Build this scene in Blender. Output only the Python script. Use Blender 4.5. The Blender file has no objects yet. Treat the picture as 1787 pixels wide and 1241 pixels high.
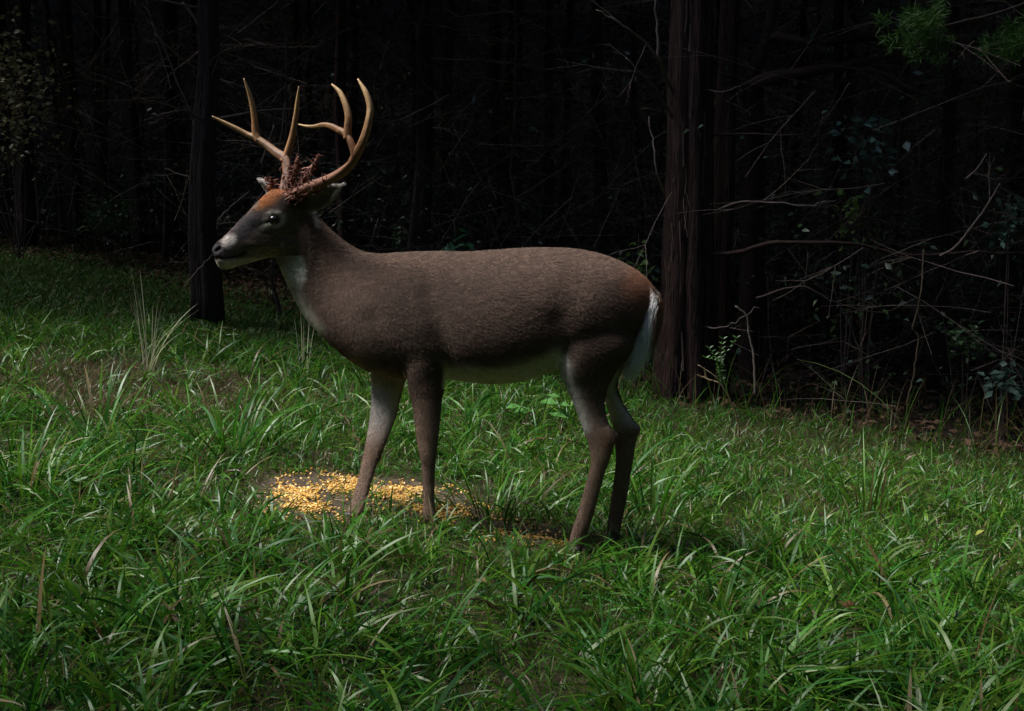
import bpy, math, random
import numpy as np
from mathutils import Vector

random.seed(7)
RNG = np.random.default_rng(11)
R = math.radians
SC = bpy.context.scene
COL = SC.collection

# ------------------------------------------------------------------ camera, sky, sun, exposure
CAM_H, PITCH, FPX, PW, PH = 1.25, R(7.27), 2475.0, 1787.0, 1241.0
cam_data = bpy.data.cameras.new('camera')
cam = bpy.data.objects.new('camera', cam_data)
COL.objects.link(cam)
cam.location = (0, 0, CAM_H)
cam.rotation_euler = (math.pi / 2 - PITCH, 0, 0)
cam_data.sensor_width = 36.0
cam_data.lens = 36.0 * FPX / PW
cam_data.clip_start = 0.05
cam_data.clip_end = 500
SC.camera = cam

SUN_EL, SUN_AZ = R(60), R(-88)          # azimuth clockwise from +Y
world = bpy.data.worlds.new('World')
SC.world = world
world.use_nodes = True
wn = world.node_tree.nodes
wl = world.node_tree.links
bg = wn.get('Background') or wn.new('ShaderNodeBackground')
sky = wn.new('ShaderNodeTexSky')
sky.sky_type = 'NISHITA'
sky.sun_disc = False
sky.sun_elevation = SUN_EL
sky.sun_rotation = SUN_AZ
wl.new(sky.outputs[0], bg.inputs[0])
bg.inputs[1].default_value = 0.12
sun_d = bpy.data.lights.new('sun', 'SUN')
sun_d.energy = 3.6
sun_d.angle = R(24)
sun_d.color = (1.0, 0.97, 0.91)
sun = bpy.data.objects.new('sun', sun_d)
COL.objects.link(sun)
sd = Vector((math.sin(SUN_AZ) * math.cos(SUN_EL), math.cos(SUN_AZ) * math.cos(SUN_EL), math.sin(SUN_EL)))
sun.rotation_euler = sd.to_track_quat('Z', 'Y').to_euler()
sun.location = (-6, 4, 12)
SC.view_settings.view_transform = 'Standard'
SC.view_settings.look = 'None'
SC.view_settings.exposure = 1.1
SC.view_settings.gamma = 1.0
SC.view_settings.use_curve_mapping = False
SC.render.engine = 'CYCLES'
SC.cycles.max_bounces = 6
SC.cycles.diffuse_bounces = 3
SC.cycles.transparent_max_bounces = 8

# ------------------------------------------------------------------ terrain and survey helpers
def gz(x, y):
    x = np.asarray(x, float); y = np.asarray(y, float)
    z = -0.09 * 8.0 * np.tanh(x / 8.0)
    z = z + 0.018 * np.sin(1.9 * x + 0.7 * y) * np.sin(1.3 * y - 0.6 * x + 1.0) + 0.009 * np.sin(5.3 * x + 1.2) * np.sin(4.7 * y)
    far = np.maximum(0.0, y - 19.0)
    z = z + 0.012 * far * far * (far < 20) + (far >= 20) * (4.8 + 0.48 * (far - 20))
    return z

CP, SP = math.cos(PITCH), math.sin(PITCH)
def ray(u, v):
    a, b = (u - PW / 2) / FPX, -(v - PH / 2) / FPX
    return np.array([a, CP + b * SP, -SP + b * CP])
def P(u, v, Y):                     # point of the survey line (u, v) at distance Y from the camera post
    d = ray(u, v)
    return np.array([0, 0, CAM_H]) + d * (Y / d[1])
def G(u, v):                        # the same on the ground
    d = ray(u, v)
    lo, hi = 0.5, 60.0
    for _ in range(50):
        m = (lo + hi) / 2
        p = np.array([0, 0, CAM_H]) + d * m
        if p[2] > gz(p[0], p[1]): lo = m
        else: hi = m
    return np.array([0, 0, CAM_H]) + d * hi
def UV(p):
    p = np.asarray(p, float)
    x, y, z = p[..., 0], p[..., 1], p[..., 2] - CAM_H
    dep = y * CP - z * SP
    up = y * SP + z * CP
    return PW / 2 + FPX * x / dep, PH / 2 - FPX * up / dep

# ------------------------------------------------------------------ mesh helpers
def tag(o, label=None, cat=None, group=None, kind=None):
    if label: o['label'] = label
    if cat: o['category'] = cat
    if group: o['group'] = group
    if kind: o['kind'] = kind
    return o
def empty(name, loc, label=None, cat=None, group=None):
    o = bpy.data.objects.new(name, None)
    o.empty_display_size = 0.1
    COL.objects.link(o)
    o.location = Vector([float(c) for c in loc])
    return tag(o, label, cat, group)
def build(name, V, F, mat=None, parent=None, col=None, smooth=True, attrs=None):
    """V (n,3) world points; F = list of int arrays (k,3) / (k,4); parented objects are stored relative to the parent."""
    V = np.asarray(V, float)
    if parent is not None:
        off = np.array(parent.location) if parent.parent is None else np.array(parent.location) + np.array(parent.parent.location)
        origin = np.zeros(3)
        V = V - off
    me = bpy.data.meshes.new(name)
    F = [np.asarray(f, np.int32) for f in F if len(f)]
    nl = sum(f.size for f in F); npoly = sum(len(f) for f in F)
    me.vertices.add(len(V)); me.vertices.foreach_set('co', V.astype(np.float32).ravel())
    me.loops.add(nl); me.polygons.add(npoly)
    me.loops.foreach_set('vertex_index', np.concatenate([f.ravel() for f in F]))
    tot = np.concatenate([np.full(len(f), f.shape[1], np.int32) for f in F])
    st = np.zeros(npoly, np.int32); st[1:] = np.cumsum(tot)[:-1]
    me.polygons.foreach_set('loop_start', st)
    me.polygons.foreach_set('use_smooth', np.full(npoly, smooth))
    me.update(calc_edges=True)
    if col is not None:
        a = me.color_attributes.new('tint', 'FLOAT_COLOR', 'POINT')
        c = np.ones((len(V), 4), np.float32); c[:, :3] = col
        a.data.foreach_set('color', c.ravel())
    if attrs:
        for k, val in attrs.items():
            a = me.attributes.new(k, 'FLOAT', 'POINT')
            a.data.foreach_set('value', np.asarray(val, np.float32))
    if mat: me.materials.append(mat)
    o = bpy.data.objects.new(name, me)
    COL.objects.link(o)
    if parent is not None: o.parent = parent
    return o
class MB:
    def __init__(s): s.V = []; s.Q = []; s.T = []; s.C = []; s.n = 0
    def add(s, V, Q=None, T=None, col=None):
        V = np.asarray(V, float)
        if Q is not None and len(Q): s.Q.append(np.asarray(Q) + s.n)
        if T is not None and len(T): s.T.append(np.asarray(T) + s.n)
        s.V.append(V)
        c = np.ones((len(V), 3)) * (np.asarray(col) if col is not None else 1.0)
        s.C.append(c); s.n += len(V)
    def tube(s, pts, rad, sides=6, col=None, cap=True, flute=None):
        pts = np.asarray(pts, float); k = len(pts)
        rad = np.broadcast_to(np.asarray(rad, float), (k,))
        tan = np.gradient(pts, axis=0); tan /= np.linalg.norm(tan, axis=1)[:, None] + 1e-9
        ref = np.array([0.31, 0.9, 0.12]) if abs(tan[0] @ np.array([0.31, .9, .12])) < .9 else np.array([1., 0, 0])
        V = []
        a = np.linspace(0, 2 * math.pi, sides, endpoint=False)
        for i in range(k):
            n1 = ref - tan[i] * (ref @ tan[i]); n1 /= np.linalg.norm(n1); ref = n1
            n2 = np.cross(tan[i], n1)
            rr = rad[i] * (flute[i] if flute is not None else 1.0)
            V.append(pts[i] + (np.cos(a) * rr)[:, None] * n1 + (np.sin(a) * rr)[:, None] * n2)
        V = np.concatenate(V)
        i, j = np.meshgrid(np.arange(k - 1), np.arange(sides), indexing='ij')
        i = i.ravel(); j = j.ravel(); j2 = (j + 1) % sides
        Q = np.stack([i * sides + j, i * sides + j2, (i + 1) * sides + j2, (i + 1) * sides + j], 1)
        T = []
        if cap:
            V = np.concatenate([V, pts[:1], pts[-1:]])
            c0, c1 = k * sides, k * sides + 1
            for q in range(sides):
                T.append((c0, (q + 1) % sides, q)); T.append((c1, (k - 1) * sides + q, (k - 1) * sides + (q + 1) % sides))
        if col is not None and np.ndim(col) == 3:
            c = np.asarray(col).reshape(-1, 3)
            if cap: c = np.concatenate([c, col[0, :1], col[-1, :1]])
            col = c
        if col is not None and np.ndim(col) == 2 and len(col) == k:
            c = np.repeat(np.asarray(col), sides, 0)
            if cap: c = np.concatenate([c, col[:1], col[-1:]])
            col = c
        s.add(V, Q, T, col)
    def done(s, name, mat, parent=None, smooth=True, use_col=True):
        F = ([np.concatenate(s.Q)] if s.Q else []) + ([np.concatenate(s.T)] if s.T else [])
        return build(name, np.concatenate(s.V), F, mat, parent, np.concatenate(s.C) if use_col else None, smooth)
def spline(pts, n):
    pts = np.asarray(pts, float)
    d = np.r_[0, np.cumsum(np.linalg.norm(np.diff(pts[:, :3], axis=0), axis=1))]
    t = np.linspace(0, d[-1], n)
    m = np.zeros_like(pts)
    for i in range(len(pts)):
        a, b = max(0, i - 1), min(len(pts) - 1, i + 1)
        m[i] = (pts[b] - pts[a]) / (d[b] - d[a] + 1e-9)
    out = []
    for tt in t:
        i = min(len(d) - 2, max(0, np.searchsorted(d, tt) - 1)); h = d[i + 1] - d[i] + 1e-9; x = (tt - d[i]) / h
        out.append((2 * x**3 - 3 * x**2 + 1) * pts[i] + (x**3 - 2 * x**2 + x) * h * m[i] + (-2 * x**3 + 3 * x**2) * pts[i + 1] + (x**3 - x**2) * h * m[i + 1])
    return np.array(out)

# ------------------------------------------------------------------ materials
def material(name, color=(.5, .5, .5), rough=.7, spec=.3, attr=False, noise=None, bump=None, trans=0.0, stretch=None, sheen=0.0, coat=0.0, backmul=(1, 1, 1)):
    m = bpy.data.materials.new(name); m.use_nodes = True
    N, L = m.node_tree.nodes, m.node_tree.links
    b = N.get('Principled BSDF'); out = N.get('Material Output')
    b.inputs['Roughness'].default_value = rough
    b.inputs['Specular IOR Level'].default_value = spec
    if sheen: b.inputs['Sheen Weight'].default_value = sheen
    if coat: b.inputs['Coat Weight'].default_value = coat; b.inputs['Coat Roughness'].default_value = .1
    tc = N.new('ShaderNodeTexCoord')
    vec = tc.outputs['Object']
    if stretch:
        mp = N.new('ShaderNodeMapping'); mp.inputs['Scale'].default_value = stretch
        L.new(vec, mp.inputs[0]); vec = mp.outputs[0]
    if attr:
        a = N.new('ShaderNodeAttribute'); a.attribute_name = 'tint'; c = a.outputs['Color']
    else:
        r = N.new('ShaderNodeRGB'); r.outputs[0].default_value = (*color, 1); c = r.outputs[0]
    if noise:
        sc, lo, hi = noise
        nt = N.new('ShaderNodeTexNoise'); nt.inputs['Scale'].default_value = sc; nt.inputs['Detail'].default_value = 6
        nt.inputs['Roughness'].default_value = .65
        L.new(vec, nt.inputs['Vector'])
        mr = N.new('ShaderNodeMapRange'); mr.inputs[1].default_value = .3; mr.inputs[2].default_value = .7
        mr.inputs[3].default_value = lo; mr.inputs[4].default_value = hi
        L.new(nt.outputs[0], mr.inputs[0])
        mx = N.new('ShaderNodeMix'); mx.data_type = 'RGBA'; mx.blend_type = 'MULTIPLY'; mx.inputs[0].default_value = 1
        L.new(c, mx.inputs[6]); L.new(mr.outputs[0], mx.inputs[7]); c = mx.outputs[2]
    L.new(c, b.inputs['Base Color'])
    if bump:
        sc, st, dist = bump
        nt = N.new('ShaderNodeTexNoise'); nt.inputs['Scale'].default_value = sc; nt.inputs['Detail'].default_value = 5
        L.new(vec, nt.inputs['Vector'])
        bp = N.new('ShaderNodeBump'); bp.inputs['Strength'].default_value = st; bp.inputs['Distance'].default_value = dist
        L.new(nt.outputs[0], bp.inputs['Height']); L.new(bp.outputs[0], b.inputs['Normal'])
    if trans:
        t = N.new('ShaderNodeBsdfTranslucent'); L.new(c, t.inputs[0])
        ms = N.new('ShaderNodeMixShader'); ms.inputs[0].default_value = trans
        L.new(b.outputs[0], ms.inputs[1]); L.new(t.outputs[0], ms.inputs[2]); L.new(ms.outputs[0], out.inputs[0])
    return m
M = dict(
    grass=material('grass_blade', rough=.38, spec=.28, attr=True, trans=.33),
    turf=material('turf_blade', rough=.5, spec=.35, attr=True, trans=.2),
    leaf=material('leaf', rough=.42, spec=.45, attr=True, trans=.25),
    needle=material('needle', rough=.5, spec=.3, attr=True, trans=.15),
    ground=material('forest_soil', rough=.95, spec=.1, attr=True, noise=(14, .45, 1.5), bump=(60, .8, .02)),
    bark=material('cedar_bark', rough=.9, spec=.15, attr=True, noise=(9, .4, 1.6), bump=(12, 1.0, .03), stretch=(7, 7, .7)),
    twig=material('dead_wood', rough=.85, spec=.2, attr=True, noise=(20, .6, 1.3), bump=(60, .5, .004)),
    coat=material('deer_hide', rough=.8, spec=.15, attr=True, noise=(120, .85, 1.12)),
    fur=material('deer_fur', rough=.6, spec=.2, attr=True),
    nose=material('wet_nose', (.02, .018, .02), .3, .5, bump=(300, .4, .002)),
    eye=material('eye_ball', (.006, .004, .004), .12, .45),
    antler=material('antler_bone', rough=.58, spec=.35, attr=True, noise=(30, .75, 1.2), bump=(110, .5, .003), stretch=(1, 1, 1)),
    velvet=material('velvet_shred', rough=.85, spec=.15, attr=True, noise=(60, .6, 1.4), bump=(90, .8, .004)),
    hoof=material('hoof_horn', (.022, .018, .016), .5, .35, noise=(40, .6, 1.4), bump=(60, .4, .003)),
    corn=material('corn_kernel', rough=.45, spec=.4, attr=True),
    litter=material('dead_leaf', rough=.85, spec=.15, attr=True, trans=.1),
)

# ------------------------------------------------------------------ ground
CORN_PX = [(462, 868), (478, 842), (520, 832), (580, 829), (640, 836), (690, 838), (745, 848), (790, 866), (815, 884), (850, 905), (905, 924), (965, 938), (1010, 950),
           (985, 962), (925, 952), (850, 934), (780, 917), (735, 903), (690, 880), (655, 874), (625, 892), (580, 902), (530, 900), (480, 890)]
CORN = np.array([G(u, v)[:2] for u, v in CORN_PX])
EDGE = np.array([(2.9, 7.2), (1.9, 7.9), (1.0, 8.5), (0.3, 9.3), (-0.6, 10.6), (-1.8, 11.2), (-3.0, 12.6), (-4.6, 14.6), (-7.5, 16.0)])  # where the wood begins
def in_poly(p, poly):
    x, y = p[:, 0], p[:, 1]; r = np.zeros(len(p), bool); j = len(poly) - 1
    for i in range(len(poly)):
        xi, yi = poly[i]; xj, yj = poly[j]
        c = ((yi > y) != (yj > y)) & (x < (xj - xi) * (y - yi) / (yj - yi + 1e-12) + xi)
        r ^= c; j = i
    return r
def seg_dist(p, poly, closed=True):
    d = np.full(len(p), 1e9); n = len(poly)
    for i in range(n if closed else n - 1):
        a, b = poly[i], poly[(i + 1) % n]; ab = b - a
        t = np.clip(((p - a) @ ab) / (ab @ ab), 0, 1)
        d = np.minimum(d, np.linalg.norm(p - (a + t[:, None] * ab), axis=1))
    return d
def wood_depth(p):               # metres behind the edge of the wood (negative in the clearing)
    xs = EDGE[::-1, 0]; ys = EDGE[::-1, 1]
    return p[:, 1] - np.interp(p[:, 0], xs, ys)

def ground():
    xs = np.unique(np.r_[np.linspace(-60, -8, 40), np.linspace(-8, 5, 190), np.linspace(5, 60, 40)])
    ys = np.unique(np.r_[np.linspace(-40, 0, 30), np.linspace(0, 12, 170), np.linspace(12, 75, 90)])
    X, Y = np.meshgrid(xs, ys); p = np.stack([X.ravel(), Y.ravel()], 1)
    z = gz(p[:, 0], p[:, 1])
    dc = seg_dist(p, CORN) * np.where(in_poly(p, CORN), -1, 1)
    soil = np.clip(1 - dc / .12, 0, 1)[:, None]
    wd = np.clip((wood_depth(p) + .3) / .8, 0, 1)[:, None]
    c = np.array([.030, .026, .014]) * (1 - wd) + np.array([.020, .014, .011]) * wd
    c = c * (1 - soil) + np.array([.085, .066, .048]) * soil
    nx = len(xs); i, j = np.meshgrid(np.arange(len(ys) - 1), np.arange(nx - 1), indexing='ij'); i = i.ravel(); j = j.ravel()
    Q = np.stack([i * nx + j, i * nx + j + 1, (i + 1) * nx + j + 1, (i + 1) * nx + j], 1)
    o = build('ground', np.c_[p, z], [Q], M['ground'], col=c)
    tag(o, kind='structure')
ground()

# ------------------------------------------------------------------ grass blades
def blades(base, az, L, W, p0, p1, segs=5, twist=None, col=None, tipcol=None, power=1.2):
    n = len(base)
    tw = np.zeros(n) if twist is None else twist
    h = np.stack([np.cos(az), np.sin(az), np.zeros(n)], 1); s = np.stack([-np.sin(az), np.cos(az), np.zeros(n)], 1)
    up = np.array([0, 0, 1.0])
    pos = base.copy(); V = np.zeros((n, 2 * segs + 1, 3)); C = np.zeros((n, 2 * segs + 1, 3))
    for k in range(segs + 1):
        t = k / segs
        ph = p0 + (p1 - p0) * t ** power
        tan = h * np.sin(ph)[:, None] + up * np.cos(ph)[:, None]
        nrm = np.cross(s, tan)
        side = s * np.cos(tw * (.4 + t))[:, None] + nrm * np.sin(tw * (.4 + t))[:, None]
        w = W * min(1, .55 + 1.6 * t) * (1 - t ** 2.6) / 2
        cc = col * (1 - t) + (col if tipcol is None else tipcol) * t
        if k < segs:
            V[:, 2 * k] = pos - side * w[:, None]; V[:, 2 * k + 1] = pos + side * w[:, None]
            C[:, 2 * k] = cc; C[:, 2 * k + 1] = cc
        else:
            V[:, 2 * segs] = pos; C[:, 2 * segs] = cc
        phm = p0 + (p1 - p0) * ((k + .5) / segs) ** power
        pos = pos + (h * np.sin(phm)[:, None] + up * np.cos(phm)[:, None]) * (L / segs)[:, None]
        pos[:, 2] = np.maximum(pos[:, 2], gz(pos[:, 0], pos[:, 1]) + .004 + .012 * (k / segs))
    m = 2 * segs + 1
    o = (np.arange(n) * m)[:, None]
    Q = np.concatenate([np.stack([o[:, 0] + 2 * k, o[:, 0] + 2 * k + 1, o[:, 0] + 2 * k + 3, o[:, 0] + 2 * k + 2], 1) for k in range(segs - 1)])
    T = np.stack([o[:, 0] + 2 * segs - 2, o[:, 0] + 2 * segs - 1, o[:, 0] + 2 * segs], 1)
    return V.reshape(-1, 3), Q, T, C.reshape(-1, 3)
GREENS = np.array([(.030, .120, .008), (.044, .150, .011), (.062, .148, .010), (.024, .105, .016), (.082, .155, .016)])
DRY = np.array([(.16, .115, .05), (.12, .08, .035), (.20, .16, .08)])
def tints(n, dry=.06):
    c = GREENS[RNG.integers(0, len(GREENS), n)] * RNG.uniform(.7, 1.3, (n, 1))
    k = RNG.random(n) < dry
    c[k] = DRY[RNG.integers(0, len(DRY), k.sum())] * RNG.uniform(.6, 1.1, (k.sum(), 1))
    return c
def field_noise(p, f=1.0, ph=0.0):
    x, y = p[:, 0] * f, p[:, 1] * f
    return (np.sin(1.7 * x + 1.1 * y + ph) + np.sin(-1.2 * x + 2.1 * y + 2 + ph) + np.sin(3.1 * x - .7 * y + 4 + ph) * .6) / 2.6
FEET = {}
def visible_ground(n, y0, y1, margin=.25):
    y = np.sqrt(RNG.uniform(y0 ** 2, y1 ** 2, n)); x = RNG.uniform(-1, 1, n) * (y * PW / 2 / FPX * 1.30 + margin + .2)
    return np.stack([x, y], 1)
def meadow():
    mb = MB()
    # tufts of long arching blades
    area = lambda a, b: (b * b - a * a) * .40 * 1.28
    for (a, b, dens, per, segs) in ((2.7, 4.6, 100, 19, 6), (4.6, 6.4, 85, 17, 5), (6.4, 9.0, 55, 13, 4)):
        p = visible_ground(int(area(a, b) * dens), a, b)
        dc = seg_dist(p, CORN); ins = in_poly(p, CORN)
        keep = (~ins | (RNG.random(len(p)) < .11)) & (dc > .07 * RNG.random(len(p)) ** .5) & (wood_depth(p) < -.05)
        keep &= ~((wood_depth(p) > -1.2) & (RNG.random(len(p)) < .55))
        thin = field_noise(p, 1.1)                     # thinner, browner patches
        bare = ((p[:, 0] + 1.95) / .85) ** 2 + ((p[:, 1] - 7.1) / .75) ** 2 < 1
        keep &= ~((thin < -.45) & (RNG.random(len(p)) < .6)) & ~(bare & (RNG.random(len(p)) < .75))
        keep0 = keep; p = p[keep]; k = len(p)
        idx = np.repeat(np.arange(k), per); n = len(idx)
        comb = RNG.random(k) < .55                     # matted tufts lie mostly one way
        ang = (RNG.normal(0, 1.0, k) + math.pi * (RNG.random(k) < .5))[idx]
        az = np.where(comb[idx], ang + RNG.normal(0, .75, n), RNG.uniform(0, 2 * math.pi, n))
        rad = RNG.random(n) ** .6 * .075
        ro = RNG.uniform(0, 2 * math.pi, n)
        q = p[idx] + np.stack([np.cos(ro), np.sin(ro)], 1) * rad[:, None]
        size = (RNG.uniform(.6, 1.3, k) * (1 + .25 * field_noise(p, 2.0, 1.0)))
        size *= .55 + .45 * np.clip((dc[keep0] - .1) / .7, 0, 1)                      # trodden short round the corn
        size *= 1 - .42 * np.clip((p[:, 0] - .4) / .8, 0, 1) * np.clip((p[:, 1] - 4.3) / .8, 0, 1)
        size = size[idx]
        L = RNG.uniform(.08, .27, n) * size
        W = RNG.uniform(.004, .0115, n) * (1.1 if a < 4 else 1.0) * (.6 + .4 * size)
        p0 = np.where(comb[idx], RNG.uniform(.35, 1.2, n), RNG.uniform(.1, .9, n)); p1 = p0 + RNG.uniform(.5, 1.5, n)
        col = tints(n, .05) * (RNG.uniform(.8, 1.2, k)[idx])[:, None]
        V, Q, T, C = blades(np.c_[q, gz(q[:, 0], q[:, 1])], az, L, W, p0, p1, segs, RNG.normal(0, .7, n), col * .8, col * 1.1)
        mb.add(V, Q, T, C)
    # short fill between the tufts
    for (a, b, dens) in ((2.7, 5.0, 3600), (5.0, 7.0, 3400), (7.0, 9.6, 2200)):
        p = visible_ground(int(area(a, b) * dens), a, b)
        dc = seg_dist(p, CORN); ins = in_poly(p, CORN)
        wd = wood_depth(p)
        keep = (~ins | (RNG.random(len(p)) < .09)) & ((dc > .03) | (RNG.random(len(p)) < .25)) & ((wd < 0) | (RNG.random(len(p)) < .12))
        p = p[keep]; n = len(p)
        L = RNG.uniform(.03, .105, n) * (.5 + .5 * np.clip(dc[keep] / .5, 0, 1)); W = RNG.uniform(.0022, .0055, n)
        p0 = RNG.uniform(.1, .9, n); p1 = p0 + RNG.uniform(.3, 1.5, n)
        bare = ((p[:, 0] + 1.95) / .95) ** 2 + ((p[:, 1] - 7.1) / .85) ** 2 < 1
        col = tints(n, .22); kk = bare & (RNG.random(n) < .7)
        col[kk] = DRY[RNG.integers(0, 3, kk.sum())] * .7
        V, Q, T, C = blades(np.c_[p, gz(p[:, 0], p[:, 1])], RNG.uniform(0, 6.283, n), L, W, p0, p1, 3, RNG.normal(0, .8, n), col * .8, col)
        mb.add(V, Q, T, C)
    n = 5000; y = RNG.uniform(6.4, 9.6, n); x = RNG.uniform(-.1, .42, n) * y; p = np.stack([x, y], 1); wd = wood_depth(p); p = p[(np.abs(wd + .25) < .55) & (RNG.random(n) < .32)]; n = len(p)
    c = np.where(RNG.random((n, 1)) < .45, DRY[RNG.integers(0, 3, n)] * .8, tints(n, 0)); p0 = RNG.uniform(0, .5, n)
    V, Q, T, C = blades(np.c_[p, gz(p[:, 0], p[:, 1])], RNG.uniform(0, 6.283, n), RNG.uniform(.15, .5, n), RNG.uniform(.002, .006, n), p0, p0 + RNG.uniform(.1, 1.2, n), 5, RNG.normal(0, .5, n), c * .9, c)
    mb.add(V, Q, T, C)
    n = 1500; p = RNG.uniform(CORN.min(0) - .12, CORN.max(0) + .12, (n, 2)); p = p[in_poly(p, CORN) | (seg_dist(p, CORN) < .12)]; n = len(p)
    c = DRY[RNG.integers(0, 3, n)] * RNG.uniform(.5, 1.3, (n, 1)); ph = RNG.uniform(1.2, 1.6, n)
    V, Q, T, C = blades(np.c_[p, gz(p[:, 0], p[:, 1]) + .004], RNG.uniform(0, 6.283, n), RNG.uniform(.02, .10, n), RNG.uniform(.001, .004, n), ph, ph + .1, 3, RNG.normal(0, 1, n), c, c)
    mb.add(V, Q, T, C)
    o = mb.done('meadow_grass', M['grass'])
    tag(o, 'dense tufts of glossy green grass covering the clearing', 'grass', kind='stuff')
meadow()
def turf():
    mb = MB(); n = 200000
    y = np.sqrt(RNG.uniform(8.4 ** 2, 17.5 ** 2, n)); x = RNG.uniform(-.58, .14, n) * y
    p = np.stack([x, y], 1); wd = wood_depth(p)
    p = p[(wd < .1) | (RNG.random(n) < np.exp(-np.clip(wd, 0, 9) * 1.6))]; n = len(p)
    L = RNG.uniform(.03, .085, n); W = RNG.uniform(.004, .010, n)
    p0 = RNG.uniform(.1, 1.1, n); p1 = p0 + RNG.uniform(.2, 1.2, n)
    col = tints(n, .08) * np.array([1.0, .9, .9])
    V, Q, T, C = blades(np.c_[p, gz(p[:, 0], p[:, 1])], RNG.uniform(0, 6.283, n), L, W, p0, p1, 2, RNG.normal(0, .8, n), col, col)
    mb.add(V, Q, T, C)
    o = mb.done('lane_turf', M['turf'])
    tag(o, 'short dark turf on the shaded lane behind the buck at left', 'grass', kind='stuff')
turf()

# ------------------------------------------------------------------ leaves and twigs
def leaf_cards(mb, c, d, nrm, L, W, col):
    """folded pointed leaves: c base (n,3), d direction, nrm normal, 6 points and 4 faces each."""
    n = len(c)
    d = d / (np.linalg.norm(d, axis=1)[:, None] + 1e-9)
    s = np.cross(d, nrm); s /= np.linalg.norm(s, axis=1)[:, None] + 1e-9
    u = np.cross(s, d)
    L = np.broadcast_to(L, (n,))[:, None]; W = np.broadcast_to(W, (n,))[:, None]
    p0 = c; p1 = c + d * L * .45 + s * W * .5 + u * W * .14; p2 = c + d * L * .45 - s * W * .5 + u * W * .14
    p3 = c + d * L - u * L * .12; pm = c + d * L * .5
    V = np.stack([p0, p1, p3, p2, pm], 1).reshape(-1, 3)
    o = np.arange(n) * 5
    T = np.concatenate([np.stack([o, o + 1, o + 4], 1), np.stack([o + 1, o + 2, o + 4], 1), np.stack([o + 2, o + 3, o + 4], 1), np.stack([o + 3, o, o + 4], 1)])
    mb.add(V, None, T, np.repeat(np.broadcast_to(col, (n, 3)), 5, 0))
def rdir(n, zbias=0.0, zscale=1.0):
    d = RNG.normal(0, 1, (n, 3)); d[:, 2] = d[:, 2] * zscale + zbias
    return d / np.linalg.norm(d, axis=1)[:, None]
BARK_RED = np.array([.030, .0165, .0145]); BARK_GREY = np.array([.030, .022, .021]); TWIG_PALE = np.array([.17, .13, .115]); TWIG_DARK = np.array([.05, .036, .032])

def jitter_line(a, b, n, amp, sag=0.0):
    t = np.linspace(0, 1, n)[:, None]
    p = a * (1 - t) + b * t + np.array([0, 0, -1.0]) * sag * (t ** 2)
    j = RNG.normal(0, amp, (n, 3)); j[0] = 0
    return p + np.cumsum(j, 0) * .5
def twiggy(mb, start, d, L, r, col, depth=2, sides=5):
    d = d / np.linalg.norm(d)
    pts = jitter_line(start, start + d * L, 7, L * .018, L * random.uniform(-.05, .15))
    mb.tube(pts, np.linspace(r, r * .3, 7), sides, col, cap=False)
    if depth > 0:
        for k in range(random.randint(2, 4)):
            i = random.randint(2, 5)
            dd = d + np.array([random.gauss(0, .5), random.gauss(0, .5), random.gauss(.1, .45)])
            twiggy(mb, pts[i], dd, L * random.uniform(.25, .55), r * .5, col, depth - 1, 4)

# ------------------------------------------------------------------ trees
def trunk_mesh(base, top, r0, r1, rings=30, sides=22, flutes=5, flute=.14, wob=.03):
    mb = MB(); pts = jitter_line(np.array(base) - np.array([0, 0, .15]), np.array(top), rings, wob * .25)
    t = np.linspace(0, 1, rings)
    rad = r0 * (1 - t) + r1 * t; rad = rad * (1 + .4 * np.exp(-t * rings / 2.2))
    a = np.linspace(0, 6.283, sides, endpoint=False); fl = []
    ph = random.uniform(0, 6)
    for i in range(rings):
        e = flute * (1 + 1.2 * math.exp(-i / 3))
        fl.append(1 + e * np.sin(flutes * a + ph + .5 * math.sin(i * .25)) + .5 * e * np.sin((flutes * 2 + 1) * a + 1.7 * ph + i * .1) + RNG.normal(0, .025, sides))
    return mb, pts, rad, fl
CROWNS = []
def crown_mesh(seed):
    rg = np.random.default_rng(seed); mb = MB(); n = 620
    z = rg.uniform(0, 1, n); rr = (1.05 - .75 * z) * np.sqrt(rg.random(n)) * 2.1
    a = rg.uniform(0, 6.283, n); c = np.stack([np.cos(a) * rr, np.sin(a) * rr, z * 5.5], 1)
    d = np.stack([np.cos(a), np.sin(a), rg.normal(-.1, .4, n)], 1)
    leaf_cards(mb, c, d, rg.normal(0, .5, (n, 3)) + np.array([0, 0, 1.0]), rg.uniform(.35, .7, n), rg.uniform(.2, .42, n), np.array([.03, .055, .02]) * rg.uniform(.7, 1.3, (n, 1)))
    o = mb.done('crown', M['needle']); me = o.data; bpy.data.objects.remove(o); return me
for s in range(3): CROWNS.append(crown_mesh(100 + s))

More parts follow.
